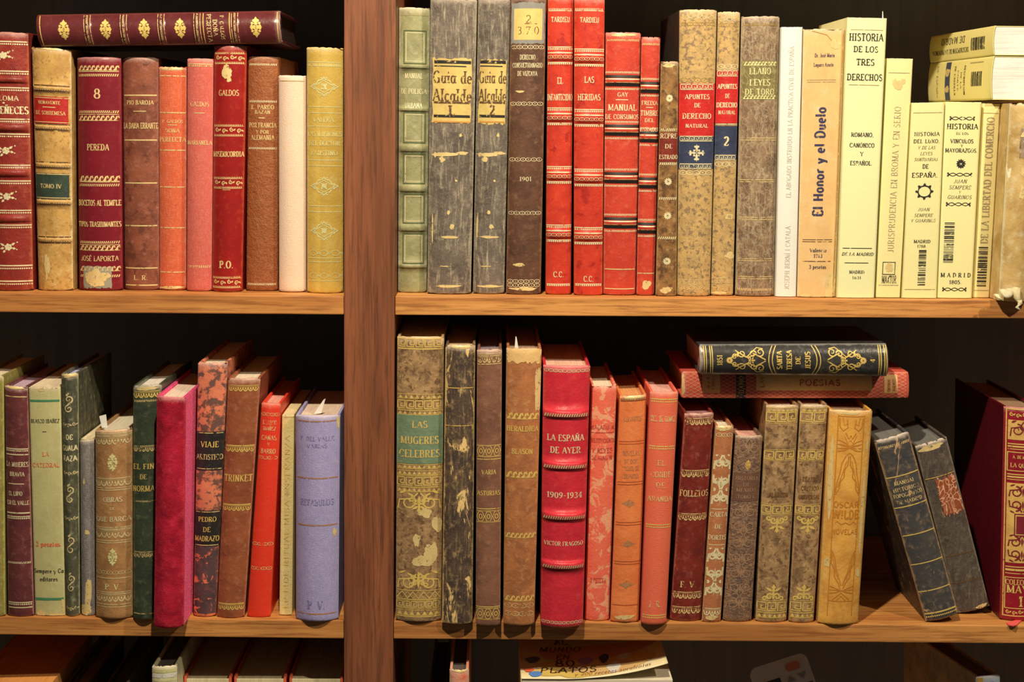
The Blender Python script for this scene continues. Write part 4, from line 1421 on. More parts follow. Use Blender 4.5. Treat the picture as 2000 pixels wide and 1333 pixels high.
m = pap('straw_card', (248, 224, 142))
TC = {'i': 'C'}
dc = [('l', 142, 1.2, dict(TC, u=(.08, .9))), ('patch', .48, 164, 20, 22, plain('print_brown', (120, 80, 50), U)), ('patch', .34, 160, 10, 14, plain('print_yellow', (226, 196, 70), U)), ('patch', .66, 158, 10, 12, plain('print_pink', (214, 150, 120), U)),
      ('tv', 492, 207, 'JURISPRUDENCIA EN BROMA Y EN SERIO', 12, {'i': 'C', 'cu': .5, 'st': 'light'}), ('frame', 512, 536, 1.3, {'i': 'k', 'u': (.22, .72)}), ('patch', .48, 522, 17, 22, 'k'), ('patch', .42, 524, 9, 12, 'x'),
      ('t', 546, 'MAXTOR', 15, .6, {'i': 'k', 'st': 'light'}), ('l', 557.5, 1.2, dict(TC, u=(.08, .9)))]
book(PB, 'straw yellow paperback with vertical grey-brown lettering and a small sketched head at the foot', [(1732.5, 114), (1783, 115), (1710.5, 582), (1757.5, 583)], 'UR', m, dc, group=GUR, kind='paper', page=(240, 218, 150), depth=.16, b=.001)

m = pap('butter_card', (251, 229, 146))
IT = {'i': 'k', 'sl': .25, 'st': 'light'}
dc = [('l', 220, 1.2, dict(TC, u=(.06, .94))), ('t', 261, 'HISTORIA', 7, .76, K), ('t', 275, 'DEL LUXO,', 7, .78, K), ('t', 287.5, 'Y DE LAS', 6, .52, IT), ('t', 299, 'LEYES', 6, .36, IT), ('t', 310.5, 'SUNTUARIAS', 6, .7, IT),
      ('t', 324, 'DE', 8, .18, K), ('t', 341, 'ESPAÑA.', 9, .78, K), ('m', 'medallion', 373, 16, K), ('t', 408, 'JUAN', 6, .34, IT), ('t', 419.5, 'SEMPERE', 6, .54, IT), ('t', 430, 'Y GUARINOS', 6, .72, IT),
      ('t', 471, 'MADRID', 6, .48, K), ('t', 480.5, '1788.', 5, .28, K), ('bar', 488, 560, {'i': 'k', 'u': (.42, .64)}), ('l', 566, 1.2, dict(TC, u=(.06, .94)))]
book(PB, 'butter yellow paperback with a black ring ornament and a narrow barcode', [(1780, 201), (1845, 200), (1761.5, 583), (1829, 584)], 'UR', m, dc, group=GUR, kind='paper', page=(240, 218, 150), depth=.16, b=.001)
m = pap('butter_card', (253, 232, 148))
dc = [('o', 'twist', y, 8, dict(K, u=(.13, .83))) for y in (231, 340, 398, 566)]
dc += [('t', 246.5, 'HISTORIA', 10, .86, K), ('t', 260, 'DE LOS', 4.5, .34, K), ('t', 275, 'VINCULOS', 7.5, .64, K), ('t', 284, 'Y', 5, .05, K), ('t', 293, 'MAYORAZGOS.', 7.5, .9, K), ('m', 'rosette', 319, 10, K),
       ('t', 353, 'JUAN', 7, .36, IT), ('t', 365, 'SEMPERE', 7, .62, IT), ('t', 374, 'Y', 5, .06, IT), ('t', 384, 'GUARINOS', 7, .68, IT), ('bar', 434, 515, {'i': 'k', 'u': (.12, .4)}),
       ('t', 537.5, 'M A D R I D', 8, .86, K), ('t', 551.5, '1805.', 7, .36, K)]
book(PB, 'butter yellow paperback with twisted black ornament rows and the date 1805', [(1846.5, 199), (1917, 200), (1830.5, 583), (1897.5, 584)], 'UR', m, dc, group=GUR, kind='paper', page=(240, 218, 150), depth=.16, b=.001)
m = pap('light_ochre_card', (247, 218, 134))
dc = [('l', 221, 1.2, dict(TC, u=(.06, .94))), ('tv', 475, 229, 'DE LA LIBERTAD DEL COMERCIO', 14, {'i': 'C', 'cu': .5}), ('bar', 482, 560, {'i': 'k', 'u': (.2, .76)}), ('l', 568, 1.2, dict(TC, u=(.06, .94)))]
book(PB, 'slim light ochre paperback with vertical lettering above a barcode, next to the torn vellum book', [(1919, 202), (1953.5, 203), (1899, 582), (1931.5, 583)], 'UR', m, dc, group=GUR, kind='paper', page=(240, 218, 150), depth=.16, b=.001)

m = leather('stained_vellum', (208, 168, 98), (158, 116, 56), (244, 226, 176), U, mott=1, ms=16, edge=.5, rough=.6, peel=.12, ps=22)
dk = leather('exposed_spine_lining', (150, 120, 84), (80, 62, 44), (222, 200, 156), U, fib=.9, edge=0)
dc = [('lab', 246, 312, dk, {'u': (.3, .98), 'j': 7, 'n': 'exposed_lining', 'lb': 'torn hole showing ribbed spine lining'}), ('patch', .52, 334, 18, 20, 'x'), ('patch', .5, 375, 16, 30, 'x'), ('patch', .45, 262, 18, 16, 'x')]
r, inf = book('vellum_bound_book', 'torn vellum book with frayed cords at its foot, cut by the photo edge', [(1956, 202), (2028, 200), (1944.5, 588), (2010, 590)], 'UR', m, dc, group=GUR, jag=4, depth=.15, b=.009)
# frayed cords hanging out of the torn tail
fm = leather('frayed_cord', (232, 206, 142), (150, 116, 70), (252, 240, 200), U, fib=.6, edge=0, rough=.9)
vs_, fs_ = [], []
for pts, rad in (([(1946, 575), (1950, 582), (1957, 586)], .0017), ([(1960, 566), (1963, 578), (1968, 582)], .0030), ([(1972, 564), (1974, 574), (1972, 581)], .0030), ([(1984, 562), (1986, 580), (1990, 590)], .0034), ([(1990, 586), (1993, 594), (1986, 600), (1992, 606)], .0022)):
    P3 = [px(x, y, inf['Y'] - .0125 - .0012 * (y > 580)) - inf['base'] for x, y in pts]
    for i, c in enumerate(P3):
        for k in range(8):
            a = k * math.pi / 4
            w = rad * (1.15 - .25 * i)
            vs_.append(c + Vector((w * math.cos(a), w * .7 * math.sin(a) - 0, w * .25 * math.sin(a + i))))
    n0 = len(vs_) - 8 * len(P3)
    for i in range(len(P3) - 1):
        for k in range(8):
            fs_.append((n0 + i * 8 + k, n0 + i * 8 + (k + 1) % 8, n0 + (i + 1) * 8 + (k + 1) % 8, n0 + (i + 1) * 8 + k))
    fs_.append(tuple(n0 + k for k in range(7, -1, -1)))
    fs_.append(tuple(n0 + (len(P3) - 1) * 8 + k for k in range(8)))
mesh_obj('frayed_cords', vs_, fs_, [fm], r, smooth=True)

# two yellow paperbacks lying on the books at the right, spines towards the left
def lying(label, top, bot, ytop, ybot, ext, deco, thick):
    x = px(1940, 150, 0.008).x
    zt, zb = px(1942, ytop, 0.008).z, px(1942, ybot, 0.008).z
    a = Vector((x, .008, 0))
    b_ = Vector((x - .006, .185, 0))
    # head at the near end, first side of the spine underneath turned up
    q3 = [Vector((a.x, a.y, zt)), Vector((a.x, a.y, zb)), Vector((b_.x, b_.y, zt)), Vector((b_.x, b_.y, zb))]
    return book(PB, label, (thick, 340.0), 'F', pap('lemon_card', (250, 224, 130)), deco, row='U', quad3=q3, ddir=(1, .03, 0), kind='paper', page=(255, 250, 232), depth=.15, axis=2, b=.0015,
                group='yellow paperbacks lying at the upper right')


lying('thicker yellow paperback lying flat at the upper right, under another', 0, 0, 109.5, 195.5, 0,
      [('frame', .135, .33, 1, {'i': 'C', 'u': (.1, .11)}), ('bar', .14, .30, {'i': 'k', 'u': (.32, .66)}), ('t', .4, 'DESCRIPCION', 7, .7, {'i': 'k'}), ('t', .45, 'DE LA', 6, .4, {'i': 'k'}), ('t', .5, 'CORTE', 6, .5, {'i': 'k'}), ('t', .55, 'DE CASTILLA', 7, .7, {'i': 'k'}),
       ('fill', .63, .71, {'i': plain('printed_tile_blue', (70, 72, 80), U), 'u': (.03, .97)}), ('patch', .3, .67, 18, 30, 'x'), ('patch', .7, .67, 18, 26, plain('print_pink', (214, 150, 120), U)), ('t', .84, 'DE ESPAÑA', 8, .8, {'i': 'C'})], 85.0)
lying('thinner yellow paperback lying flat on top of another at the upper right', 0, 0, 50, 108.5, 0,
      [('bar', .12, .32, {'i': 'k', 'u': (.3, .74)}), ('tv', .42, .8, 'DE MADRID', 13, {'i': 'k', 'cu': .3, 'dir': 'down'}), ('tv', .36, .94, 'DESCRIPCION DE LA PROVINCIA', 9, {'i': 'k', 'cu': .68, 'dir': 'down'})], 57.0)

# ------------------------------------------------------------------ lower left shelf
GLL = 'books standing on the lower left shelf'
LL = LIT['L']
m = leather('olive_yellow_cloth', (116, 104, 44), (94, 82, 34), (186, 172, 90), LL)
book(CB, 'olive yellow book showing only a sliver at the photo edge of the lower left shelf', [(-45, 732), (7, 734), (-38, 1204), (10.5, 1204)], 'LL', m, (), group=GLL)

m = leather('plum_leather', (92, 38, 50), (62, 24, 38), (150, 96, 86), LL, edge=.6, scratch=.4, rough=.4)
dc = [('l', 775, 2, {'i': 'w'}), ('o', 'fringe', 878, 6, {'i': 'p'}), ('l', 887, 2, {'i': 'p'}), ('t', 906, 'LA MUJERES', 9, .9, {'i': 'p'}), ('t', 925, 'BRAVIA', 8, .6, {'i': 'p'}), ('l', 944, 1.6, {'i': 'p', 'u': (.12, .78)}),
      ('t', 963, 'EL LIRIO', 8, .56, {'i': 'p', 'cu': .42}), ('t', 981, 'EN EL VALLE', 8, .88, {'i': 'p'}), ('l', 1001, 2.5, {'i': 'p'}), ('o', 'fringe', 1010, 6, {'i': 'p'}), ('o', 'rope', 1099, 4, {'i': 'p'}), ('o', 'fringe', 1180, 6, {'i': 'p'}), ('l', 1188, 2, {'i': 'p'}), ('patch', .5, 758, 50, 6, 'C')]
book(LB, 'plum leather book with gilt rules, second from the photo edge on the lower left shelf', [(0, 752), (54, 755), (16, 1204), (66.5, 1203)], 'LL', m, dc, group=GLL, jag=2, page=(150, 120, 120))

m = leather('sage_paper_cover', (152, 144, 88), (130, 122, 72), (206, 192, 138), LL, mott=.5, fib=.12, edge=.3, rough=.85, bump=.1)
dc = [('l', 783, 4, {'i': 'e', 'u': (.03, .97)}), ('t', 822, 'BLASCO IBAÑEZ', 7, .9, {'i': 'k'}), ('l', 842.5, 1.2, {'i': 'k', 'u': (.42, .56)}), ('t', 886, 'LA', 8, .2, {'i': 'r'}), ('t', 907.5, 'CATEDRAL', 8, .86, {'i': 'r'}),
      ('t', 1062, '3 pesetas', 9, .8, {'i': 'r', 'st': 'fat'}), ('t', 1115, 'Sempere y Cª', 8, .96, {'i': 'k'}), ('t', 1131, 'editores', 8, .58, {'i': 'k'}), ('l', 1171, 5, {'i': 'e', 'u': (.03, .97)}), ('patch', .2, 1200, 24, 14, 'x'), ('patch', .75, 1203, 36, 8, 'x'), ('patch', .42, 762, 14, 8, 'x'), ('patch', .95, 1185, 8, 30, 'x')]
book(PB, 'sage green paperback with green stripes and faded red lettering', [(55, 757), (118, 757), (69, 1203), (127.5, 1203)], 'LL', m, dc, group=GLL, kind='paper', page=(226, 196, 146), jag=3, pgup=2, b=.002, depth=.13)

m = leather('dark_green_rubbed_cloth', (66, 64, 42), (38, 40, 30), (150, 142, 96), LL, mott=.9, ms=30, edge=.6, scratch=.5, rough=.5, fib=.2)
W_ = {'i': 'C'}
dc = [('m', 'esses', y, 18, W_) for y in (789, 965, 1064, 1140)] + [('o', 'scroll', y, 9, W_) for y in (829, 923, 1012, 1190)]
dc += [('t', 853, 'DE', 9, .42, {'i': 'p', 'st': 'bold'}), ('t', 874, 'GUALA', 10, .9, {'i': 'p', 'st': 'bold'}), ('t', 894.5, 'RAZA', 10, .85, {'i': 'p', 'st': 'bold'}), ('patch', .5, 734, 32, 10, 'x')]
book(CB, 'rubbed dark green cloth book with S-shaped stamps beside the sage paperback', [(119.5, 729), (153, 728), (128.5, 1203), (156, 1202)], 'LL', m, dc, group=GLL, jag=2, page=(150, 140, 150), depth=.12, b=.005)

m = leather('slate_grey_cloth', (82, 78, 78), (60, 58, 60), (136, 130, 122), LL, cloth=.3, edge=.5, rough=.8)
dc = [('patch', .55, 1165, 16, 70, plain('torn_pink_paper', (230, 186, 150), LL)), ('patch', .4, 1192, 26, 26, plain('torn_pink_paper', (230, 186, 150), LL)), ('patch', .5, 1040, 10, 12, 'x'), ('patch', .3, 940, 5, 16, 'x')]
book(CB, 'short slim slate grey book with torn paper at its foot', [(156, 861), (185, 859), (159.5, 1202), (186, 1202)], 'LL', m, dc, group=GLL, jag=2, page=(206, 180, 130), pgup=4, kind='paper', b=.003, depth=.12)

m = leather('hazel_calf', (132, 98, 58), (98, 68, 38), (176, 142, 94), LL, mott=.7, edge=.35, rough=.45, scratch=.35)
O_ = {'i': 'C'}
dc = []
for y in (861, 942, 1043, 1169):
    dc += [('o', 'leaf', y, 15, O_)]
dc += [('l', y, 1.6, O_) for y in (848, 851, 953, 957, 1030, 1033, 1056, 1060, 1130, 1158, 1182, 1187)]
dc += [('m', 'spray', 903.5, 18, {'i': 'y'}), ('t', 975.6, 'OBRAS', 9, .5, {'i': 'p'}), ('t', 993, 'DE', 5, .14, {'i': 'p'}), ('t', 1014, 'QUE BARCA', 9, .92, {'i': 'p'}), ('m', 'spray', 1088, 17, {'i': 'y'}), ('o', 'chain', 1119, 8, O_), ('t', 1147, 'P. V.', 11, .42, {'i': 'y'})]
OB, obi = book(LB, 'wide hazel calf book with gilt sprays and the initials P. V.', [(186, 840), (260, 836), (187.5, 1206), (260, 1207)], 'LL', m, dc, group=GLL, jag=1.5, page=(196, 176, 136), depth=.14, b=.007)

m = leather('bottle_green_leather', (50, 56, 36), (32, 38, 28), (120, 114, 72), LL, mott=.7, rough=.32, edge=.4, scratch=.3)
dc = [('o', 'leaf', 771, 12, {'i': 'G'}), ('o', 'rope', 783, 4, {'i': 'w'}), ('o', 'leaf', 875.5, 11, {'i': 'w'}), ('t', 910, 'EL FIN', 10, .8, {'i': 'G', 'cu': .42}), ('t', 930, 'DE', 9, .26, {'i': 'G', 'cu': .42}), ('t', 953, 'NORMA', 11, .85, {'i': 'G', 'cu': .42}), ('o', 'rope', 978, 3, {'i': 'w'}), ('o', 'leaf', 1083, 11, {'i': 'w'}), ('l', 1200, 2, {'i': 'w'}), ('patch', .5, 760, 44, 8, 't')]
book(LB, 'bottle green leather book with gilt bands, half behind the pink velvet book', [(260, 753), (316, 750), (260.5, 1210), (304, 1210)], 'LL', m, dc, group=GLL, jag=2, page=(226, 204, 170), depth=.14)

m = leather('crimson_velvet', (156, 22, 52), (104, 10, 30), (206, 60, 92), LL, mott=.9, ms=24, edge=.35, rough=.95, sheen=.5, bump=.5, bs=900, spec=.1, scratch=.1)
m2 = leather('pink_velvet_side', (206, 62, 128), (160, 34, 84), (232, 110, 150), LL, mott=.5, rough=.95, sheen=.8, bump=.5, bs=900, spec=.1)
book('velvet_bound_book', 'crimson velvet book pulled forward over the edge of the lower left shelf', [(298, 772), (362.5, 776), (300.5, 1226), (358.5, 1224)], 'LL', m, (), group=GLL, board=m2, page=(230, 196, 156), depth=.14, b=.006, jag=1)

m = leather('pink_marbled_paper', (200, 104, 88), (52, 44, 42), (226, 148, 124), LL, mott=.3, spots=.75, ss=85, edge=.3, rough=.45)
m3 = leather('dark_marbled_paper', (70, 50, 46), (30, 26, 26), (190, 92, 78), LL, mott=.4, peel=.32, ps=55, edge=.3, rough=.4)
bl = leather('black_label_leather', (26, 24, 24), (18, 18, 18), (70, 64, 56), LL, edge=.2, rough=.35)
dc = [('lab', 1066, 1200, m3, {'u': (0, 1), 'n': 'marbled_panel', 'lb': 'darker marbled foot panel'}),
      ('lab', 842, 917, bl, {'u': (0, 1), 'lb': 'black leather title label'}), ('l', 844.5, 1.6, {'i': 'w'}), ('l', 914, 1.6, {'i': 'w'}), ('t', 866.5, 'VIAJE', 11, .64, {'i': 'G'}), ('t', 891, 'ARTISTICO', 10, .97, {'i': 'w'}),
      ('lab', 996, 1067, bl, {'u': (0, 1), 'lb': 'black leather author label'}), ('l', 998.5, 1.6, {'i': 'w'}), ('l', 1064, 1.6, {'i': 'w'}), ('t', 1013, 'PEDRO', 9, .7, {'i': 'G'}), ('t', 1033, 'DE', 9, .3, {'i': 'G'}), ('t', 1051, 'MADRAZO', 10, .97, {'i': 'G'})]
book(LB, 'pink and black marbled book with two black labels', [(387, 708), (445, 708), (378, 1204), (422, 1204)], 'LL', m, dc, group=GLL, jag=2.5, depth=.15)

m = leather('chestnut_leather', (112, 60, 42), (78, 38, 30), (166, 116, 84), LL, mott=.6, edge=.35, scratch=.4, rough=.42)
dc = [('o', 'leaf', y, 11, {'i': 'G'}) for y in (759, 876, 991, 1187)] + [('l', y - 7, 1.2, {'i': 'G'}) for y in (876, 991, 1187)] + [('t', 932.6, 'TRINKET', 13, .92, {'i': 'G'})]
book(LB, 'chestnut leather book with four ragged gilt bands, between the marbled and bright red books', [(446, 738), (509, 738), (424, 1206), (477.5, 1206)], 'LL', m, dc, group=GLL, jag=1.5, depth=.15)

m = leather('bright_scarlet_cloth', (232, 60, 36), (204, 40, 28), (246, 120, 86), LL, mott=.3, edge=.25, rough=.4, bump=.15)
dc = [('o', 'chain', y, 7, {'i': 'w'}) for y in (809.7, 893.5, 1062, 1110)]
dc += [('t', 825.5, 'BLASCO', 8, .7, {'i': 'w'}), ('t', 837, 'IBAÑEZ', 7, .64, {'i': 'w'}), ('t', 855, 'CAÑAS', 9, .74, {'i': 'w'}), ('t', 868, 'Y', 7, .1, {'i': 'w'}), ('t', 881, 'BARRO', 9, .72, {'i': 'w'})]
book(CB, 'bright scarlet book with faint gilt lettering on the lower left shelf', [(511, 786), (549, 788), (482.5, 1205), (528, 1206)], 'LL', m, dc, group=GLL, jag=.5, page=(232, 150, 120), depth=.14)

m = leather('ivory_paper', (232, 202, 124), (204, 168, 92), (246, 226, 168), LL, mott=.6, edge=.3, rough=.8)
dc = [('tv', 1190, 850, 'EP FIDE RITUAL MISA ENSEÑANZA', 9, {'i': 't', 'cu': .5, 'st': 'light'}), ('l', 815, 1.4, {'i': 't', 'u': (.2, 1)}), ('patch', .5, 960, 8, 14, 'x')]
book(PB, 'slim ivory paperback with faded vertical lettering', [(551, 811), (574.5, 811), (545.5, 1202), (570.5, 1203)], 'LL', m, dc, group=GLL, kind='paper', page=(236, 206, 140), jag=2, pgup=1, b=.001, depth=.13)

m = leather('lavender_blue_cloth', (122, 108, 124), (98, 88, 108), (160, 146, 148), LL, mott=.4, cloth=.3, edge=.35, rough=.8, bump=.3)
dc = [('l', 823.7, 2.4, {'i': 'm'}), ('l', 934, 2.6, {'i': 'm'}), ('l', 1026, 2.6, {'i': 'm'}), ('l', 1201, 2.4, {'i': 'm'}), ('t', 857.5, 'F. DEL VALLE', 8, .76, {'i': 'v'}), ('t', 871, 'VARIAS', 7, .45, {'i': 'v'}), ('t', 981, 'REFABULOS', 11, .76, {'i': 'v'}), ('t', 1183, 'P. V.', 16, .4, {'i': 'v', 'st': 'fat'}), ('patch', .9, 1042, 8, 20, 'v'), ('patch', .96, 828, 6, 30, plain('pale_lavender_rub', (176, 168, 176), LL))]
LV, lvi = book(CB, 'wide lavender blue cloth book beside the divider', [(578, 809), (665, 809), (578, 1210), (661, 1210)], 'LL', m, dc, group=GLL, jag=.5, page=(222, 186, 146), depth=.14, b=.009)

# ------------------------------------------------------------------ lower right shelf
GLR = 'books standing on the lower right shelf'
MC = lambda: leather('tree_calf', (142, 108, 68), (80, 56, 36), (192, 156, 102), LL, mott=1, ms=44, spots=.35, ss=120, edge=.45, rough=.45, scratch=.35)
m = MC()
G_ = {'i': 'G', 'u': (.02, .98)}
dc = [('o', 'key', 670, 15, G_), ('l', 682, 2, G_), ('o', 'tri', 773, 8, G_), ('o', 'key', 789, 15, G_), ('o', 'tri', 804, 7, G_),
      ('lab', 809, 904, leather('green_label_leather', (62, 82, 56), (46, 64, 44), (110, 122, 84), LL, edge=.3), {'u': (0, 1), 'lb': 'green leather title label'}),
      ('t', 827, 'LAS', 13, .33, G_), ('t', 857.7, 'MUGERES', 14, .82, G_), ('t', 884, 'CELEBRES', 14, .88, G_),
      ('o', 'tri', 909, 7, G_), ('o', 'tri', 921, 7, G_), ('o', 'key', 938, 15, G_), ('o', 'tri', 954, 7, G_), ('arab', 960, 998, 3.2, 1, G_), ('m', 'palm', 980, 20, G_),
      ('patch', .62, 1000, 30, 20, 'z'), ('patch', .78, 1078, 30, 44, 'z'), ('patch', .45, 1055, 16, 30, 'z'), ('patch', .9, 1025, 22, 36, plain('grey_scuff', (120, 114, 90), LL)), ('patch', .6, 1095, 50, 24, plain('dark_scuff', (60, 46, 36), LL)), ('patch', .7, 1085, 20, 20, 'z'),
      ('arab', 1118, 1156, 3.2, 1, G_), ('m', 'palmup', 1136, 20, G_), ('o', 'zig', 1163, 13, G_), ('l', 1154, 1.5, G_), ('l', 1171.5, 1.5, G_), ('o', 'key', 1182, 12, G_), ('o', 'tri', 1198, 9, G_), ('l', 1206, 2, G_)]
book(LB, 'wide mottled calf book with rich gilt key bands and a green title label', [(776, 656), (867.5, 657), (773, 1212), (861.5, 1213)], 'LR', m, dc, group=GLR, jag=2, depth=.16, b=.006)

m = leather('scuffed_black_calf', (72, 54, 40), (48, 38, 32), (206, 166, 98), LL, mott=.9, peel=.36, ps=46, pv=True, fib=.35, edge=.95, rough=.5, scratch=.8)
dc = [('l', 757, 1.6, {'i': 't'}), ('l', 830, 1.6, {'i': 't'}), ('patch', .5, 678, 54, 9, 'x')]
book(LB, 'badly scuffed blackish book with cream leather showing through', [(870, 673), (928.5, 673), (863, 1218), (922.5, 1218)], 'LR', m, dc, group=GLR, jag=3, depth=.16, b=.005, page=(160, 130, 90))

m = leather('dull_brown_calf', (98, 66, 48), (70, 46, 36), (142, 108, 78), LL, mott=.7, edge=.4, rough=.42)
w_ = {'i': 'G', 'u': (.02, .98)}
dc = [('o', 'leaf', 702, 13, {'i': 'w'}), ('l', 692, 1.6, {'i': 'w'}), ('l', 711, 1.6, {'i': 'w'}), ('o', 'arches', 879, 22, w_), ('l', 895, 1.6, w_), ('t', 920, 'VARIA', 9, .58, w_), ('t', 961, 'ASTURIAS', 9, .92, w_), ('l', 992, 1.6, w_), ('o', 'arches', 1007, 22, w_), ('o', 'arches', 1200, 22, w_), ('l', 1186, 1.6, w_)]
book(LB, 'dull brown calf book with gilt arched bands', [(931.5, 683), (980.5, 681), (929, 1222), (977, 1222)], 'LR', m, dc, group=GLR, jag=2, depth=.16, page=(110, 90, 90))

m = leather('cognac_calf', (134, 82, 46), (92, 54, 34), (182, 136, 84), LL, mott=.8, edge=.4, rough=.4, scratch=.45)
tn = leather('bare_tan_leather', (192, 150, 88), (160, 118, 66), (222, 188, 124), LL, mott=.6)
dc = [('lab', 679, 712, tn, {'u': (.0, 1), 'j': 7, 'n': 'bare_leather_patch', 'lb': 'lighter tan worn head'}), ('patch', .93, 760, 16, 110, 't')] + [('o', 'wave', y, h, {'i': 'G'}) for y, h in ((811, 10), (925, 10), (1044, 8), (1169, 9))]
dc += [('t', 836, 'HERALDICA', 10, .92, {'i': 'G'}), ('t', 880, 'BLASON', 10, .62, {'i': 'G'}), ('o', 'chain', 1184, 10, {'i': 'w'}), ('o', 'chain', 1200, 10, {'i': 'w'})]
HB, hbi = book(LB, 'cognac brown calf book with a bare tan patch at its head', [(989, 679), (1058, 680), (982.5, 1220), (1043.5, 1221)], 'LR', m, dc, group=GLR, jag=2, depth=.16, page=(130, 100, 70))

m = leather('cherry_red_leather', (162, 30, 42), (130, 20, 34), (204, 82, 78), LL, mott=.5, edge=.3, rough=.35, bump=.25)
dc = []
for y in (810.5, 910.6, 1010, 1107):
    dc += [('o', 'rope', y - 1, 6, {'i': 'p', 'u': (.03, .97)}), ('l', y + 8, 1.5, {'i': plain('band_edge_red', (96, 14, 26), LL)})]
dc += [('o', 'chain', 725, 6, {'i': 'p', 'u': (.02, .98)}), ('o', 'chain', 1218, 6, {'i': 'p', 'u': (.02, .98)}), ('t', 854, 'LA ESPAÑA', 12, .8, {'i': 'p'}), ('t', 878, 'DE AYER', 12, .66, {'i': 'p'}), ('t', 966, '1909-1934', 11, .78, {'i': 'p'}), ('t', 1061, 'VICTOR FRAGOSO', 8, .88, {'i': 'p'})]
book(LB, 'wide cherry red leather book with raised bands and the gilt years 1909-1934', [(1061, 712), (1153, 713), (1055.5, 1221), (1138.5, 1223)], 'LR', m, dc, bands=[(y, 15, 2.6) for y in (808, 908, 1007, 1104)], group=GLR, jag=.5, depth=.15, page=(226, 170, 130), b=.008)

m = leather('flaking_salmon_cloth', (190, 76, 70), (170, 62, 60), (216, 138, 96), LL, mott=.3, peel=.47, ps=42, edge=.3, rough=.75)
d_ = {'i': 'd'}
dc = [('t', 834, 'BALAGUER', 8, .9, d_), ('l', 844.5, 1.3, d_), ('t', 859.6, 'INSTITUCIONES', 8, .96, d_), ('t', 879, 'Y REYES', 9, .8, d_), ('t', 893, 'DE ARAGON', 8, .8, d_), ('t', 1133.7, '1 PESETA', 9, .62, d_)]
book(CB, 'salmon pink book with flaking pale blotches', [(1154.5, 753), (1204.5, 752), (1142, 1212), (1189.5, 1212)], 'LR', m, dc, group=GLR, jag=1.5, depth=.13, trim=1)

m = leather('orange_calf', (196, 104, 50), (160, 76, 34), (222, 144, 82), LL, mott=.8, edge=.35, rough=.4, scratch=.3)
dl = {'i': plain('blind_rule_brown', (142, 62, 26), LL)}
mm = {'i': 'm'}
dc = [('ll', y, 5, dict(dl, t=1.4)) for y in (864, 943, 1022, 1099)] + [('l', 783, 1.6, dl), ('l', 1183, 1.6, dl)]
dc += [('t', 818, 'CERVANTES', 9, .64, mm), ('t', 884.6, 'NOVELAS', 9, .6, mm), ('t', 900, 'DE DON', 8, .5, mm), ('t', 914, 'MIGUEL DE', 8, .62, mm), ('t', 929, 'CERVANTES', 8, .62, mm)]
dc += [('m', 'diamond', y, 16, {'i': 'm', 's': (.95, .7)}) for y in (982, 1062, 1142)] + [('patch', .5, 778, 50, 9, 't'), ('o', 'teeth', 781, 5, {'i': 'q'}), ('patch', .5, 1207, 44, 10, 't')]
book(LB, 'orange calf book with dark stamped diamonds', [(1210.5, 773), (1263, 770), (1192, 1214), (1247, 1216)], 'LR', m, dc, group=GLR, jag=2, depth=.13, page=(170, 110, 60))

m = leather('coral_cloth', (196, 80, 62), (176, 66, 54), (220, 124, 98), LL, mott=.4, cloth=.12, edge=.2, rough=.65)
dc = [('o', 'fringe', y, 7, {'i': 'G'}) for y in (783, 874, 1027, 1206)] + [('t', 818, 'REL. DE GOMEZ', 11, .88, {'i': 'w'}), ('t', 903.5, 'EL', 10, .3, {'i': 'w'}), ('t', 926, 'CONDE', 11, .74, {'i': 'w'}), ('t', 947, 'DE', 10, .34, {'i': 'w'}), ('t', 973.5, 'ARANDA', 10, .9, {'i': 'w'}), ('t', 1181, 'J. R.', 12, .5, {'i': 'w'})]
book(CB, 'coral red cloth book with four gilt fringed bands and the initials J. R.', [(1269.5, 764), (1325, 765), (1251.5, 1218), (1301, 1220)], 'LR', m, dc, group=GLR, jag=.5, depth=.14, page=(226, 160, 130), b=.005)

m = leather('oxblood_leather', (98, 30, 26), (62, 18, 20), (150, 90, 70), LL, mott=.7, edge=.5, rough=.3, scratch=.3)
dc = [('o', 'leaf', y, 13, {'i': 'w'}) for y in (824, 925, 1009.6, 1164, 1193.5)] + [('t', 963, 'FOLLETOS', 12, .95, {'i': 'w'}), ('t', 1142, 'F. V.', 12, .52, {'i': 'w'})]
book(LB, 'oxblood leather book with worn gilt leaf bands and the initials F. V.', [(1337, 807), (1394, 805), (1308.5, 1211), (1368.5, 1213)], 'LR', m, dc, group=GLR, jag=2, depth=.13, page=(120, 80, 70))

m = leather('tawny_calf', (132, 78, 42), (98, 56, 32), (190, 148, 90), LL, mott=.6, edge=.6, rough=.4)
P_ = {'i': 'p', 'u': (.06, .94)}
dc = [('arab', 888, 990, 3.6, 3, P_), ('m', 'medallion', 940, 9, P_), ('t', 1004.6, 'CARTA', 9, .92, P_), ('l', 994, 1.4, P_), ('t', 1028, 'DE', 8, .36, P_), ('t', 1049.4, 'DORTIS', 9, .95, P_), ('l', 1064, 1.4, P_), ('arab', 1070, 1170, 3.6, 3, P_), ('patch', .5, 836, 30, 14, 't'), ('o', 'chain', 850, 8, P_), ('o', 'leaf', 1197, 14, P_), ('patch', .5, 1208, 30, 10, 't')]
book(LB, 'slim tawny calf book with large gilt arabesques', [(1397.5, 831), (1433, 831), (1370.5, 1215), (1407, 1215)], 'LR', m, dc, group=GLR, jag=2, depth=.12)

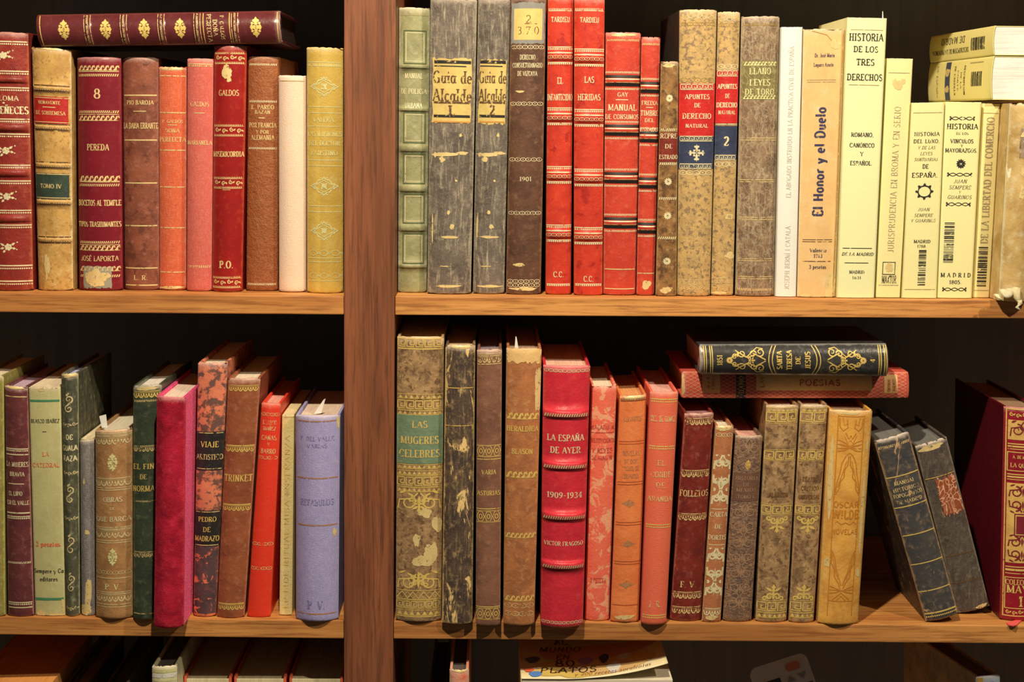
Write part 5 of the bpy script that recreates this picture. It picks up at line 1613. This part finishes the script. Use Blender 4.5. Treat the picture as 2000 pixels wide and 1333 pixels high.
m = leather('embossed_dark_brown_leather', (88, 62, 44), (54, 40, 32), (142, 110, 76), LL, mott=1, ms=70, edge=.4, rough=.45, bump=.9, bs=190, crack=.18)
md = {'i': plain('rubbed_stamping', (124, 90, 60), LL)}
lb2 = leather('brown_label', (88, 58, 40), (70, 46, 34), (124, 90, 60), LL, edge=.2)
dc = [('lab', 924, 979, lb2, {'u': (.03, .97), 'lb': 'plain brown title label'}), ('t', 934, 'HISTORIA', 7, .8, md), ('t', 946.5, 'DE', 7, .26, md), ('t', 957, 'MEXICO', 7, .7, md), ('t', 970, 'TOMO I', 7, .6, md), ('m', 'spray', 908, 10, {'i': 't'}), ('arab', 985, 1195, 2, 7, md), ('arab', 858, 895, 2, 1, md)]
book(LB, 'short dark brown leather book with all-over embossing', [(1436.5, 850), (1489.5, 850), (1411.5, 1213), (1467, 1214)], 'LR', m, dc, group=GLR, jag=.5, depth=.12, page=(200, 140, 110))


def keybook(q, label, txt):
    m = MC()
    dc = [('o', 'tri', 801, 7, G_), ('o', 'key', 815, 17, G_), ('o', 'key', 889, 15, G_), ('o', 'key', 995, 15, G_), ('m', 'palm', 1019, 22, G_), ('m', 'palmup', 1163, 22, G_), ('o', 'key', 1186, 16, G_), ('o', 'tri', 1203, 8, G_)]
    dc += [('t', y, s, 8, w, {'i': 'q'}) for y, s, w in txt]
    book(LB, label, q, 'LR', m, dc, group=GLR, jag=1.5, depth=.14)


keybook([(1496.5, 791), (1560, 790), (1475.5, 1213), (1535.5, 1215)], 'wider of the two mottled calf books with gilt key bands and drop ornaments', [(966, 'ALARCON', .6)])
keybook([(1563.5, 790), (1617, 790), (1540.5, 1215), (1588.5, 1216)], 'narrower of the two mottled calf books with gilt key bands and drop ornaments', [(935, 'TEATRO', .6), (953, 'CRITICO', .66), (970, 'UNIVERSAL', .8)])

m = leather('ochre_embossed_leather', (208, 148, 60), (148, 94, 36), (236, 190, 112), LL, mott=.95, ms=20, edge=.5, rough=.45, scratch=.35)
o_ = {'i': 'o'}
OM = dict(o_, mir=1)
dc = [('pl', [(.2, 812), (.2, 1205)], 1.6, OM), ('l', 814, 1.6, {'i': 'o', 'u': (.2, .8)}), ('l', 1175, 1.4, {'i': 'o', 'u': (.2, .8)}),
      ('t', 985, 'OSCAR', 11, .6, {'i': 'o', 'st': 'bold'}), ('t', 1004, 'WILDE', 16, .62, {'i': 'o', 'st': 'bold'}), ('t', 1038, 'NOVELAS', 10, .62, {'i': 'o', 'st': 'sans'}),
      ('pl', [(.24, 1024), (.3, 1018), (.4, 1024), (.5, 1020)], 1.6, OM),
      ('pl', [(.23, 818), (.24, 834), (.32, 842), (.42, 836), (.4, 820)], 2, OM), ('pl', [(.3, 816), (.34, 832), (.4, 828)], 1.5, OM), ('pl', [(.38, 846), (.46, 858), (.5, 850)], 2, OM), ('pl', [(.36, 852), (.44, 866), (.5, 860)], 1.5, OM),
      ('pl', [(.22, 860), (.36, 864), (.5, 872)], 2, OM), ('pl', [(.22, 868), (.36, 870), (.5, 873)], 2, OM), ('pl', [(.22, 882), (.36, 880), (.5, 874)], 2, OM), ('pl', [(.22, 876), (.36, 876), (.5, 873)], 1.5, OM),
      ('pl', [(.5, 884), (.42, 890), (.33, 905), (.3, 925), (.24, 945), (.22, 962)], 2, OM), ('pl', [(.48, 890), (.47, 908), (.4, 918), (.4, 932), (.32, 940), (.3, 955), (.22, 966)], 2, OM), ('pl', [(.44, 900), (.36, 925), (.26, 952)], 1.4, OM),
      ('pl', [(.22, 1075), (.3, 1090), (.34, 1110), (.42, 1128), (.48, 1144)], 2, OM), ('pl', [(.22, 1080), (.22, 1100), (.3, 1112), (.32, 1128), (.42, 1140), (.46, 1150)], 2, OM), ('pl', [(.24, 1085), (.3, 1108), (.4, 1132)], 1.4, OM),
      ('pl', [(.22, 1146), (.36, 1150), (.5, 1154)], 2, OM), ('pl', [(.22, 1160), (.36, 1158), (.5, 1154)], 2, OM), ('pl', [(.22, 1153), (.5, 1154)], 1.5, OM), ('pl', [(.3, 1172), (.42, 1164), (.5, 1158)], 2, OM), ('pl', [(.38, 1174), (.46, 1168), (.5, 1164)], 1.5, OM),
      ('patch', .1, 930, 10, 180, 't'), ('patch', .12, 1100, 12, 26, 'x'), ('patch', .9, 1000, 8, 200, 't'), ('patch', .92, 870, 6, 30, 'x'), ('patch', .4, 808, 50, 6, 'q'), ('patch', .9, 1120, 10, 20, 'x')]
wr, wi = book(LB, 'wide ochre leather book embossed with curling flowers, right of the calf pair', [(1620, 799), (1704, 801), (1597, 1217), (1675, 1220)], 'LR', m, dc, group=GLR, jag=1.5, depth=.13, b=.006, page=(120, 90, 60))

m = leather('rubbed_navy_leather', (56, 52, 52), (34, 34, 40), (150, 116, 76), LL, mott=.7, peel=.2, ps=34, pv=True, edge=.8, rough=.5, scratch=.5)
y_ = {'i': 'G', 'u': (.03, .97)}
dc = [('l', v, 2, y_) for v in (.207, .371, .524, .683, .833)] + [('o', 'rope', .045, 5, {'i': 'w'}), ('o', 'fringe', .965, 9, y_)]
dc += [('t', .243, 'MANUAL', 7, .6, {'i': 'w'}), ('t', .278, 'HISTORICO', 7, .76, {'i': 'w'}), ('t', .31, 'TOPOGRAFICO', 7, .86, {'i': 'w'}), ('t', .345, 'DE MADRID', 7, .74, {'i': 'w'})]
book(LB, 'rubbed navy leather book with gilt rules, leaning to the left', [(1707, 862), (1773.5, 843), (1808, 1216), (1872, 1200)], 'LR', m, dc, group=GLR, jag=2, depth=.11, lean=True, page=(90, 84, 76), b=.004)
m = leather('dark_crackled_leather', (66, 54, 42), (42, 36, 30), (120, 104, 78), LL, mott=.8, edge=.7, rough=.5, scratch=.6, fib=.25, crack=.12)
rl = leather('torn_red_brown_label', (120, 58, 38), (92, 42, 30), (196, 150, 110), LL, crack=.9, edge=.5, rough=.4)
dc = [('lab', .2, .44, rl, {'u': (.28, .98), 'j': 9, 'lb': 'torn red-brown label'}), ('l', .2, 1.4, {'i': 't'}), ('l', .66, 1.6, {'i': 'q'}), ('l', .82, 1.6, {'i': 'q'}), ('patch', .5, .03, 56, 14, 'C'), ('patch', .75, .98, 30, 8, 't')]
book(LB, 'dark crackled leather book with a torn red-brown label, leaning on the navy one', [(1787, 872), (1848, 853), (1871, 1200), (1933, 1186)], 'LR', m, dc, group=GLR, jag=4, depth=.1, lean=True, page=(90, 84, 76), b=.003)

m = leather('garnet_leather', (112, 16, 32), (76, 8, 22), (150, 50, 52), LL, mott=.4, edge=.2, rough=.35)
GB = leather('shaded_garnet_board', (74, 10, 20), (52, 6, 14), (110, 34, 38), LL, mott=.3, rough=.4)  # darker copy of the garnet leather, side shade put into the colour
fd = leather('gilt_panel_ground', (176, 136, 66), (132, 92, 44), (214, 180, 104), LL, mott=.7, edge=.2, rough=.35)
gm = leather('garnet_panel', (104, 14, 36), (80, 10, 30), (140, 50, 60), LL, edge=.1)
q_ = {'i': 'G', 'u': (.1, .9)}
RB = {'i': plain('garnet_tooling', (96, 16, 30), LL), 'u': (.14, .86)}
dc = [('frame', 801, 1205, 2, dict(q_, u=(.06, .94))), ('o', 'scroll', 812, 10, q_), ('lab', 822, 860, fd, {'u': (.1, .9), 'n': 'gilt_panel', 'lb': 'gilt scrolled head panel'}), ('arab', 824, 858, 2.4, 1, RB), ('l', 868, 2, q_), ('l', 873, 3, q_), ('l', 878, 1.5, q_),
      ('frame', 884, 920, 1.6, q_), ('t', 893, 'A. DE MUSSET', 6, .56, q_), ('t', 909, 'LA QUINTA', 8, .66, q_), ('l', 927, 2, q_), ('l', 932, 3, q_), ('l', 937, 1.5, q_),
      ('lab', 944, 1100, fd, {'u': (.1, .9), 'n': 'gilt_panel', 'lb': 'large gilt scrolled panel'}), ('arab', 948, 1000, 2.6, 2, RB), ('arab', 1046, 1096, 2.6, 2, RB), ('frame', 1004, 1046, 2, dict(RB, u=(.3, .7))), ('fill', 1008, 1042, dict(RB, u=(.34, .66), off=.0006)), ('m', 'palmup', 1024, 9, {'i': 'G'}),
      ('l', 1108, 2, q_), ('l', 1114, 4, q_), ('l', 1121, 1.5, q_), ('t', 1138, 'COLECCION', 10, .78, q_), ('t', 1152, 'MAYA', 15, .72, q_), ('t', 1176, '1', 20, .14, q_), ('frame', 1129, 1190, 1.6, q_), ('o', 'scroll', 1198, 10, q_)]
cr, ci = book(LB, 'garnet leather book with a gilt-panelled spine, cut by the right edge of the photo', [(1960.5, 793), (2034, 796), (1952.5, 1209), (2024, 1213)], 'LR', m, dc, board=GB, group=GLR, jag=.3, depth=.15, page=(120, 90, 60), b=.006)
rb_ = leather('pink_ribbon', (222, 84, 92), (196, 56, 70), (244, 140, 136), LL, edge=0, rough=.6)
pts = [pxz(x, y, shelf_z('LR', .42) + dz) - ci['base'] for x, y, dz in ((1996, 1211, .0012), (1986, 1211, .0012), (1966, 1217, .0012), (1970, 1221, .0012), (1980, 1222.5, .0012), (1986, 1221, .0012))]
hexa_ = [Vector((p.x, p.y, p.z)) for p in pts]
mesh_obj('ribbon_marker', hexa_ + [p - Vector((0, 0, .0008)) for p in hexa_], [tuple(range(6)), tuple(range(11, 5, -1))] + [(i, i + 6, (i + 1) % 6 + 6, (i + 1) % 6) for i in range(6)], [rb_], cr)

# two books lying across the tops
m = leather('red_diamond_pattern_paper', (158, 60, 50), (130, 44, 42), (212, 150, 104), LL, mott=.4, edge=.3, rough=.7, lay=True)
tanp = leather('tan_printed_panel', (200, 148, 84), (170, 118, 62), (220, 176, 112), LL, mott=.5, edge=0)
dkp = leather('dark_printed_band', (58, 40, 32), (44, 30, 26), (90, 70, 50), LL, edge=0)
dots = [('o', 'mesh', x, 14, {'i': plain('pattern_tan', (206, 132, 94), LL), 'u': (.02, .98)}) for x in range(1342, 1772, 14)]
dc = dots + [('lab', 1371, 1406, tanp, {'u': (.2, .98), 'n': 'printed_panel', 'lb': 'tan author panel'}), ('t', 1383, 'M M R', 5, .4, {'i': 'd', 'cu': .6}), ('t', 1392, 'OBRAS', 5, .5, {'i': 'd', 'cu': .6}),
      ('lab', 1437, 1456, dkp, {'u': (0, 1), 'n': 'printed_band', 'lb': 'dark printed band'}), ('t', 1447, 'TEATRO', 9, .66, {'i': 't'}),
      ('lab', 1476, 1702, tanp, {'u': (.3, .96), 'n': 'printed_panel', 'lb': 'long tan title panel'}), ('tv', 1560, 1640, 'POESIAS', 11, {'i': 'd', 'cu': .6, 'dir': 'down', 'st': 'bold'}), ('tv', 1485, 1488, 'LAS', 6, {'i': 'd', 'cu': .6, 'dir': 'down'}),
      ('lab', 1726, 1752, tanp, {'u': (.2, .9), 'n': 'printed_panel', 'lb': 'tan publisher panel'}), ('t', 1735, 'EDITORIAL', 5, .5, {'i': 'd'}), ('t', 1745, 'MADRID', 5, .5, {'i': 'd'}), ('patch', .5, 1333, 46, 10, 't')]
dc = [d for d in dc if not (d[0] == 'tv' and d[3] == 'LAS')] + [('t', 1488, 'LAS', 7, .4, {'i': 'd', 'cu': .62})]
Yp = .022
book('patterned_paper_book', 'red diamond-patterned book lying across the calf books, beneath the black book', [(1331, 778), (1331, 726), (1775, 778), (1775, 727)], 'F', m, dc, row='L', Y=Yp, depth=.13, b=.002, jag=.5, page=(190, 150, 100))

m = leather('black_polished_leather', (34, 32, 32), (22, 22, 24), (120, 116, 100), LL, mott=.4, edge=.5, rough=.25, spec=.55, bump=.12, lay=True, scratch=.35)
A_ = {'i': 'G'}
dc = [('l', x, 1.8, A_) for x in (1374, 1378, 1386, 1390, 1714, 1718, 1725, 1729)]
dc += [('t', 1404, '1851', 10, .34, A_), ('t', 1520, 'SANTA', 10, .58, dict(A_, st='fat')), ('t', 1539, 'TERESA', 10, .62, dict(A_, st='fat')), ('t', 1556, 'DE', 9, .24, dict(A_, st='fat')), ('t', 1575, 'JESUS', 10, .54, dict(A_, st='fat')), ('t', 1701, '4', 9, .12, A_)]
for x, s in ((1504, -1), (1511, -1), (1588, 1), (1595, 1)):
    dc += [('pl', [(.04 + .92 * i / 10, x + s * (1 - (2 * i / 10 - 1) ** 2) * 9 - s * 4) for i in range(11)], 1.8, A_)]
def arabx(xc, s):
    out = []
    for k in (-1, 1):
        for (dx, du, r, a) in ((24, .26, 9, 200), (10, .2, 7, 20), (-12, .22, 8, 160), (-26, .12, 6, 0)):
            q = spiral(0, 0, r, 1.3, a, 2.2, k)
            out.append(('q', [[(.5 + k * du + p[1] / 62.0, xc + s * (dx + p[0])) for p in f] for f in q], A_))
        out.append(('pl', [(.5 + k * .02, xc + s * 34), (.5 + k * .2, xc + s * 14), (.5 + k * .08, xc), (.5 + k * .24, xc - s * 16), (.5 + k * .06, xc - s * 36)], 2.2, A_))
        out.append(('pl', [(.5 + k * .36, xc + s * 30), (.5 + k * .4, xc + s * 18), (.5 + k * .1, xc - s * 4), (.5 + k * .32, xc - s * 24)], 1.8, A_))
    out.append(('m', 'rosette', xc - s * 36, 7, A_))
    out.append(('m', 'palm', xc + s * 4, 10, A_))
    return out
dc += arabx(1459, 1) + arabx(1647, -1)
book(LB, 'black leather book with gilt arabesques lying on the red patterned book', [(1366, 731), (1364, 673), (1733, 735), (1732, 671)], 'F', m, dc, row='L', Y=.002, depth=.12, b=.006, jag=1, page=(150, 120, 90), bands=[])


# ------------------------------------------------------------------ paper slips marking pages
def slip(label, pts, Y, lit):
    W = plain('white_paper', (255, 252, 246), lit, .8, 0, 0, .05)
    P3 = [px(x, y, Y + k) for x, y, k in pts]
    b = sum(P3, Vector()) / len(P3)
    b.z = min(p.z for p in P3)
    n = len(P3)
    vs = [p - b for p in P3] + [p - b + Vector((0, .0004, 0)) for p in P3]
    o = mesh_obj('paper_slip', vs, [tuple(range(n)), tuple(range(2 * n - 1, n - 1, -1))] + [(i, i + n, (i + 1) % n + n, (i + 1) % n) for i in range(n)], [W])
    o.location = b
    o['label'] = label
    o['category'] = 'bookmark'
    o['group'] = 'paper slips marking pages'


slip('white paper slip leaning out of the wide lavender blue book', [(613, 809, 0), (627, 808, 0), (636, 779, 0), (632, 781, 0)], lvi['Y'] + .012, LL)
slip('white paper slip sticking up from the wide hazel calf book', [(199, 836, 0), (210, 836, 0), (206.9, 810, 0), (193.8, 813.5, 0)], obi['Y'] + .006, LL)
slip('thin white paper slip sticking up from the cognac brown calf book', [(1005, 684, 0), (1013, 684, 0), (1009, 659, 0), (1007, 657, 0)], hbi['Y'] + .004, LL)
slip('hair-thin white slip above the tallest pale yellow paperback', [(1723, 40, 0), (1725.5, 40, 0), (1724.5, 22, 0), (1723.5, 22, 0)], .012, U)

# ------------------------------------------------------------------ bottom shelf, mostly below the frame
BLIT = LIT['B']
GBL = 'books standing on the bottom shelf'


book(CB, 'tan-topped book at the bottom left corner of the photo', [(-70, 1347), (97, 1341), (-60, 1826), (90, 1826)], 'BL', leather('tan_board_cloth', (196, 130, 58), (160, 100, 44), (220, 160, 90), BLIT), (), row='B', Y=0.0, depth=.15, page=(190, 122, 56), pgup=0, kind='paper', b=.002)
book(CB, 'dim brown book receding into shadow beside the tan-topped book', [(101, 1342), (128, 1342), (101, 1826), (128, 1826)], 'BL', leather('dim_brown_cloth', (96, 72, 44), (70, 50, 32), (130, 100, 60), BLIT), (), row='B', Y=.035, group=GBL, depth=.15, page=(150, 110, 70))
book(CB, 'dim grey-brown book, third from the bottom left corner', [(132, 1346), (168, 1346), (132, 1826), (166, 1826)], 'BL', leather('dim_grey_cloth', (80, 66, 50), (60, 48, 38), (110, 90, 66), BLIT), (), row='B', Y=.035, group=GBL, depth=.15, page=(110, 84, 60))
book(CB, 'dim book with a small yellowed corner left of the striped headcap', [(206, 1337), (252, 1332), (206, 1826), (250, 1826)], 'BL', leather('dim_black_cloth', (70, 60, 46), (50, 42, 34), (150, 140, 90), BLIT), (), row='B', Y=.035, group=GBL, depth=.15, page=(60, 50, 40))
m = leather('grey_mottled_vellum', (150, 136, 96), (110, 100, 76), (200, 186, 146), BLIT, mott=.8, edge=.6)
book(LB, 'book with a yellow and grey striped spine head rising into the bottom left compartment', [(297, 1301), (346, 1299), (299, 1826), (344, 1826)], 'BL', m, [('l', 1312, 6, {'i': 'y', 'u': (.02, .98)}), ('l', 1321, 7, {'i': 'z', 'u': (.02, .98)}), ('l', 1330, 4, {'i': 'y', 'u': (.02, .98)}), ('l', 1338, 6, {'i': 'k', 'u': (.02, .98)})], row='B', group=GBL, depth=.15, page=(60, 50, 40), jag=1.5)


def reversed_book(x0, x1, label):
    """book standing with its page edges outwards and red boards on both sides"""
    q = [(x0, 1322), (x1, 1322), (x0, 1826), (x1, 1826)]
    red = leather('orange_red_board', (190, 84, 50), (150, 56, 36), (220, 130, 90), BLIT, mott=.6)
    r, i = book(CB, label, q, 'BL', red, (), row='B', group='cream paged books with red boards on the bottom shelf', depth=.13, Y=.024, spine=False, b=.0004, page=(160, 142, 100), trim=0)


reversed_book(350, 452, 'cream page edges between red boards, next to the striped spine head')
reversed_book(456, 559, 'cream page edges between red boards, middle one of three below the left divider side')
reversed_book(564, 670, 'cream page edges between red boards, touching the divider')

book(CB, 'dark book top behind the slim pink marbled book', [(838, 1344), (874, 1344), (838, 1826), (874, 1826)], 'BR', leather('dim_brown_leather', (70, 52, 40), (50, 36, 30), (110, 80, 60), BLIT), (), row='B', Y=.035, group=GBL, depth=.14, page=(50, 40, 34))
m = leather('pink_cream_marbled', (222, 150, 112), (200, 96, 76), (238, 214, 160), BLIT, mott=1, ms=50, peel=.4, ps=40, edge=.6)
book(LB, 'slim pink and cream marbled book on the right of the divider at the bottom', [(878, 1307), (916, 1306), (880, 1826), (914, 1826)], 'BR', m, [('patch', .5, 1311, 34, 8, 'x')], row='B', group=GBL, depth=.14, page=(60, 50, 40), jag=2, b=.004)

# cookery paperback lying flat with its front cover curling up
zc = px(1025, 1326, -.004).z
c0 = Vector((px(1018, 1333, -.004).x, -.004, zc))
ck = empty('cookery_paperback', (c0.x + .06, .08, zc - .05), 'cookery paperback lying flat with a curled orange and yellow illustrated cover', 'book', None)
CB0 = Vector(ck.location)
wx = px(1312, 1320, .0).x - c0.x
dy = .165


def cov(s, t):
    """s 0..1 from spine to fore-edge, t 0..1 from front to back"""
    lift = .015 * max(0, s - .25) ** 2 / .5625
    return Vector((c0.x + wx * s * (1 - .03 * s), c0.y + dy * t, zc + lift - .0006 * s))


cvb = leather('cover_cream', (252, 226, 160), (248, 208, 132), (252, 236, 190), BLIT, mott=.7, ms=20, edge=0, rough=.35)
NS, NT = 26, 10
vs, fs, uvs, mi = [], [], [], []
cm = [cvb]
for k in (0, 1):
    for j in range(NT + 1):
        for i in range(NS + 1):
            vs.append(cov(i / NS, j / NT) - Vector((0, 0, .0006 * k)) - CB0)
N = (NS + 1) * (NT + 1)
for j in range(NT):
    for i in range(NS):
        a = j * (NS + 1) + i
        f = (a, a + 1, a + NS + 2, a + NS + 1)
        fs += [f, tuple(N + z for z in reversed(f))]
ed = [i for i in range(NS)]
for i in range(NS):
    fs.append((N + i, N + i + 1, i + 1, i))
    b0 = NT * (NS + 1)
    fs.append((b0 + i, b0 + i + 1, N + b0 + i + 1, N + b0 + i))
for j in range(NT):
    a, b1 = j * (NS + 1) + NS, (j + 1) * (NS + 1) + NS
    fs.append((a, N + a, N + b1, b1))
mi = [0] * len(fs)
cvW, cvH = 290.0, 415.0


def cput(quads, c, name):
    mcol = plain(name, c, BLIT, .35, 0, 0, .1)
    if mcol not in cm:
        cm.append(mcol)
    m_ = cm.index(mcol)
    for a, b_, c_, d in quads:
        k = max(1, int(max(abs(a[0] - b_[0]), abs(d[0] - c_[0])) / 8))
        s0 = len(vs)
        for r in (0, 1):
            for s in range(k + 1):
                w = s / k
                p0 = (a[0] * (1 - w) + b_[0] * w, a[1] * (1 - w) + b_[1] * w)
                p1 = (d[0] * (1 - w) + c_[0] * w, d[1] * (1 - w) + c_[1] * w)
                p = p0 if r == 0 else p1
                vs.append(cov(min(.995, max(.004, p[0] / cvW)), min(.995, max(.004, p[1] / cvH))) + Vector((0, 0, .0003 + .00004 * len(cm))) - CB0)
        for s in range(k):
            fs.append((s0 + s, s0 + s + 1, s0 + k + 2 + s, s0 + k + 1 + s))
            mi.append(m_)


def blob(cx, cy, rx, ry, n=16, wob=.12, ph=0):
    p = [(cx + rx * (1 + wob * math.sin(3 * a + ph)) * math.cos(a), cy + ry * (1 + wob * math.sin(2 * a + ph)) * math.sin(a)) for a in [2 * math.pi * i / n for i in range(n)]]
    return [((cx, cy), p[i], p[(i + 1) % n], (cx, cy)) for i in range(n)]


def ctext(s, x, y, h, w, st='sans', sl=0.0):
    return [[(x + p[0], y - p[1]) for p in f] for f in text_quads(s, h, w, st, sl)]


cput(blob(150, 70, 120, 62, 24, .06), (250, 196, 116), 'cover_orange')
cput(blob(150, 160, 120, 50, 24, .1, 1), (242, 160, 106), 'cover_coral')
cput(blob(60, 40, 40, 26, 16), (250, 204, 96), 'cover_yellow')
cput(blob(110, 18, 34, 16, 14), (250, 204, 96), 'cover_yellow')
cput(blob(130, 108, 16, 26, 12), (128, 92, 130), 'cover_purple')
cput(blob(28, 26, 13, 18, 12), (110, 156, 206), 'cover_blue')
cput(blob(16, 52, 10, 14, 12), (220, 96, 70), 'cover_red')
cput(blob(184, 46, 14, 34, 12, .2), (250, 238, 214), 'cover_white')
cput(blob(208, 106, 13, 20, 12, .2), (250, 238, 214), 'cover_white')
cput(blob(168, 112, 10, 30, 12, .2), (50, 44, 50), 'cover_dark')
cput(blob(24, 120, 14, 20, 12, .2), (60, 60, 80), 'cover_dark')
INK = (52, 34, 24)
cput(ctext('PLATOS', 92, 50, 34, 112, 'sans', .1), INK, 'cover_ink')
cput(ctext('80', 88, 96, 38, 40), INK, 'cover_ink')
cput(ctext('EN', 84, 138, 32, 28, 'sans', .1), INK, 'cover_ink')
cput(ctext('MUNDO', 80, 190, 34, 84, 'sans', .1), INK, 'cover_ink')
cput(ctext('AL', 84, 240, 32, 26), INK, 'cover_ink')
cput(ctext('VUELTA', 80, 290, 34, 80), INK, 'cover_ink')
cput(ctext('LA', 80, 340, 32, 26), INK, 'cover_ink')
cput(ctext('y 200 recetas suculentas', 180, 22, 18, 152, 'light', .2), (96, 52, 26), 'cover_brown')
uvs = [(.5, .5)] * len(vs)
mesh_obj('front_cover', vs, fs, cm, ck, mi, uvs, True)
pgm = paper('page_edges', (238, 214, 168), BLIT, .5, 2)
th_ = .05
x0, x1 = c0.x + .0006, c0.x + wx * 1.005
fr = [Vector((x0, c0.y + .001, zc - .0012)), Vector((x0, c0.y + .001, zc - th_)), Vector((x1, c0.y + .001, zc - th_)), Vector((x1, c0.y + .001, zc - .0012))]
hexa('page_block', [p - CB0 for p in fr], [p + Vector((0, dy - .002, 0)) - CB0 for p in fr], [pgm], ck, bevel=.0004)
fr = [Vector((c0.x - .0004, c0.y, zc)), Vector((c0.x - .0004, c0.y, zc - th_)), Vector((c0.x + .0004, c0.y, zc - th_)), Vector((c0.x + .0004, c0.y, zc))]
hexa('spine', [p - CB0 for p in fr], [p + Vector((0, dy, 0)) - CB0 for p in fr], [cvb], ck)

# remote control propped at the back of the bottom right compartment
A_, B_, Cc = px(1462, 1309, .075), px(1590, 1268, .075), px(1622, 1345, .075)
ex = (B_ - A_)
ex.z = ex.z
ux = Vector((ex.x, 0, ex.z)).normalized()
uz = Vector((-ux.z, 0, ux.x))
tilt = Matrix.Rotation(math.radians(-22), 3, ux)
uz = tilt @ uz
un = ux.cross(uz)
rw, rh, rd = .054, .13, .018
org = A_.copy()
rm = empty('remote_control', org + uz * -rh * .5 + ux * rw * .5, 'beige remote control with an orange oval button and dark screen in the bottom right compartment', 'remote control')
RB0 = Vector(rm.location)


def rp(x, y, z):
    """x along the top edge, y down the face, z out of the face (metres)"""
    return org + ux * x - uz * y + (-un if un.y > 0 else un) * z - RB0


def rbody(name, x0, y0, x1, y1, z0, z1, rad, mat, parent=None, n=6):
    pts = []
    for cx, cy, a0 in ((x1 - rad, y0 + rad, -90), (x1 - rad, y1 - rad, 0), (x0 + rad, y1 - rad, 90), (x0 + rad, y0 + rad, 180)):
        pts += [(cx + rad * math.cos(math.radians(a0 + 90 * i / n)), cy + rad * math.sin(math.radians(a0 + 90 * i / n))) for i in range(n + 1)]
    k = len(pts)
    v = [rp(x, y, z0) for x, y in pts] + [rp(x, y, z1) for x, y in pts]
    f = [tuple(range(k - 1, -1, -1)), tuple(range(k, 2 * k))] + [(i, (i + 1) % k, (i + 1) % k + k, i + k) for i in range(k)]
    me = mesh_obj(name, v, f, [mat], parent or rm)
    return me


bei = plain('beige_plastic', (176, 158, 128), .45, .4, 0, 0, .05)
drk = plain('dark_screen_glass', (34, 32, 32), .45, .2, 0, 0, .02)
org_b = plain('orange_button', (206, 112, 66), .45, .4, 0, 0, .05)
gry = plain('grey_button', (118, 104, 86), .45, .5, 0, 0, .05)
bd = rbody('body', 0, 0, rw, rh, -rd, 0, .007, bei)
rbody('screen_frame', .005, .0125, .0265, .05, 0, .0004, .002, plain('light_beige_plastic', (200, 180, 146), .45, .4))
rbody('screen', .0075, .0150, .0245, .048, .0004, .0008, .001, drk)
bo = rbody('power_button', .032, .0055, .0455, .0125, 0, .0014, .0034, org_b)


def tri_button(cx, cy, s, f):
    v = [rp(cx - s, cy + f * s * .5, z) for z in (0, .0012)]
    pts = [(cx - s, cy + f * s * .55), (cx + s, cy + f * s * .55), (cx, cy - f * s * .75)]
    v = [rp(x, y, 0) for x, y in pts] + [rp(x, y, .0012) for x, y in pts]
    mesh_obj('arrow_button', v, [(2, 1, 0), (3, 4, 5), (0, 1, 4, 3), (1, 2, 5, 4), (2, 0, 3, 5)], [gry], rm)


tri_button(.0335, .0195, .0042, 1)
tri_button(.0445, .019, .0042, -1)
rbody('slide_button', .0325, .029, .041, .033, 0, .0012, .002, gry)
rbody('side_key', rw - .0005, .03, rw + .003, .042, -.012, -.004, .001, plain('red_side_key', (150, 70, 60), .45))
rbody('fan_label', .041, .0262, .052, .0276, 0, .0003, .0005, plain('printed_mark', (90, 70, 60), .45))

# blue-grey spined book turned at an angle, bottom right
m = leather('blue_grey_spine_cloth', (176, 182, 176), (140, 146, 146), (210, 212, 200), BLIT, edge=.3)
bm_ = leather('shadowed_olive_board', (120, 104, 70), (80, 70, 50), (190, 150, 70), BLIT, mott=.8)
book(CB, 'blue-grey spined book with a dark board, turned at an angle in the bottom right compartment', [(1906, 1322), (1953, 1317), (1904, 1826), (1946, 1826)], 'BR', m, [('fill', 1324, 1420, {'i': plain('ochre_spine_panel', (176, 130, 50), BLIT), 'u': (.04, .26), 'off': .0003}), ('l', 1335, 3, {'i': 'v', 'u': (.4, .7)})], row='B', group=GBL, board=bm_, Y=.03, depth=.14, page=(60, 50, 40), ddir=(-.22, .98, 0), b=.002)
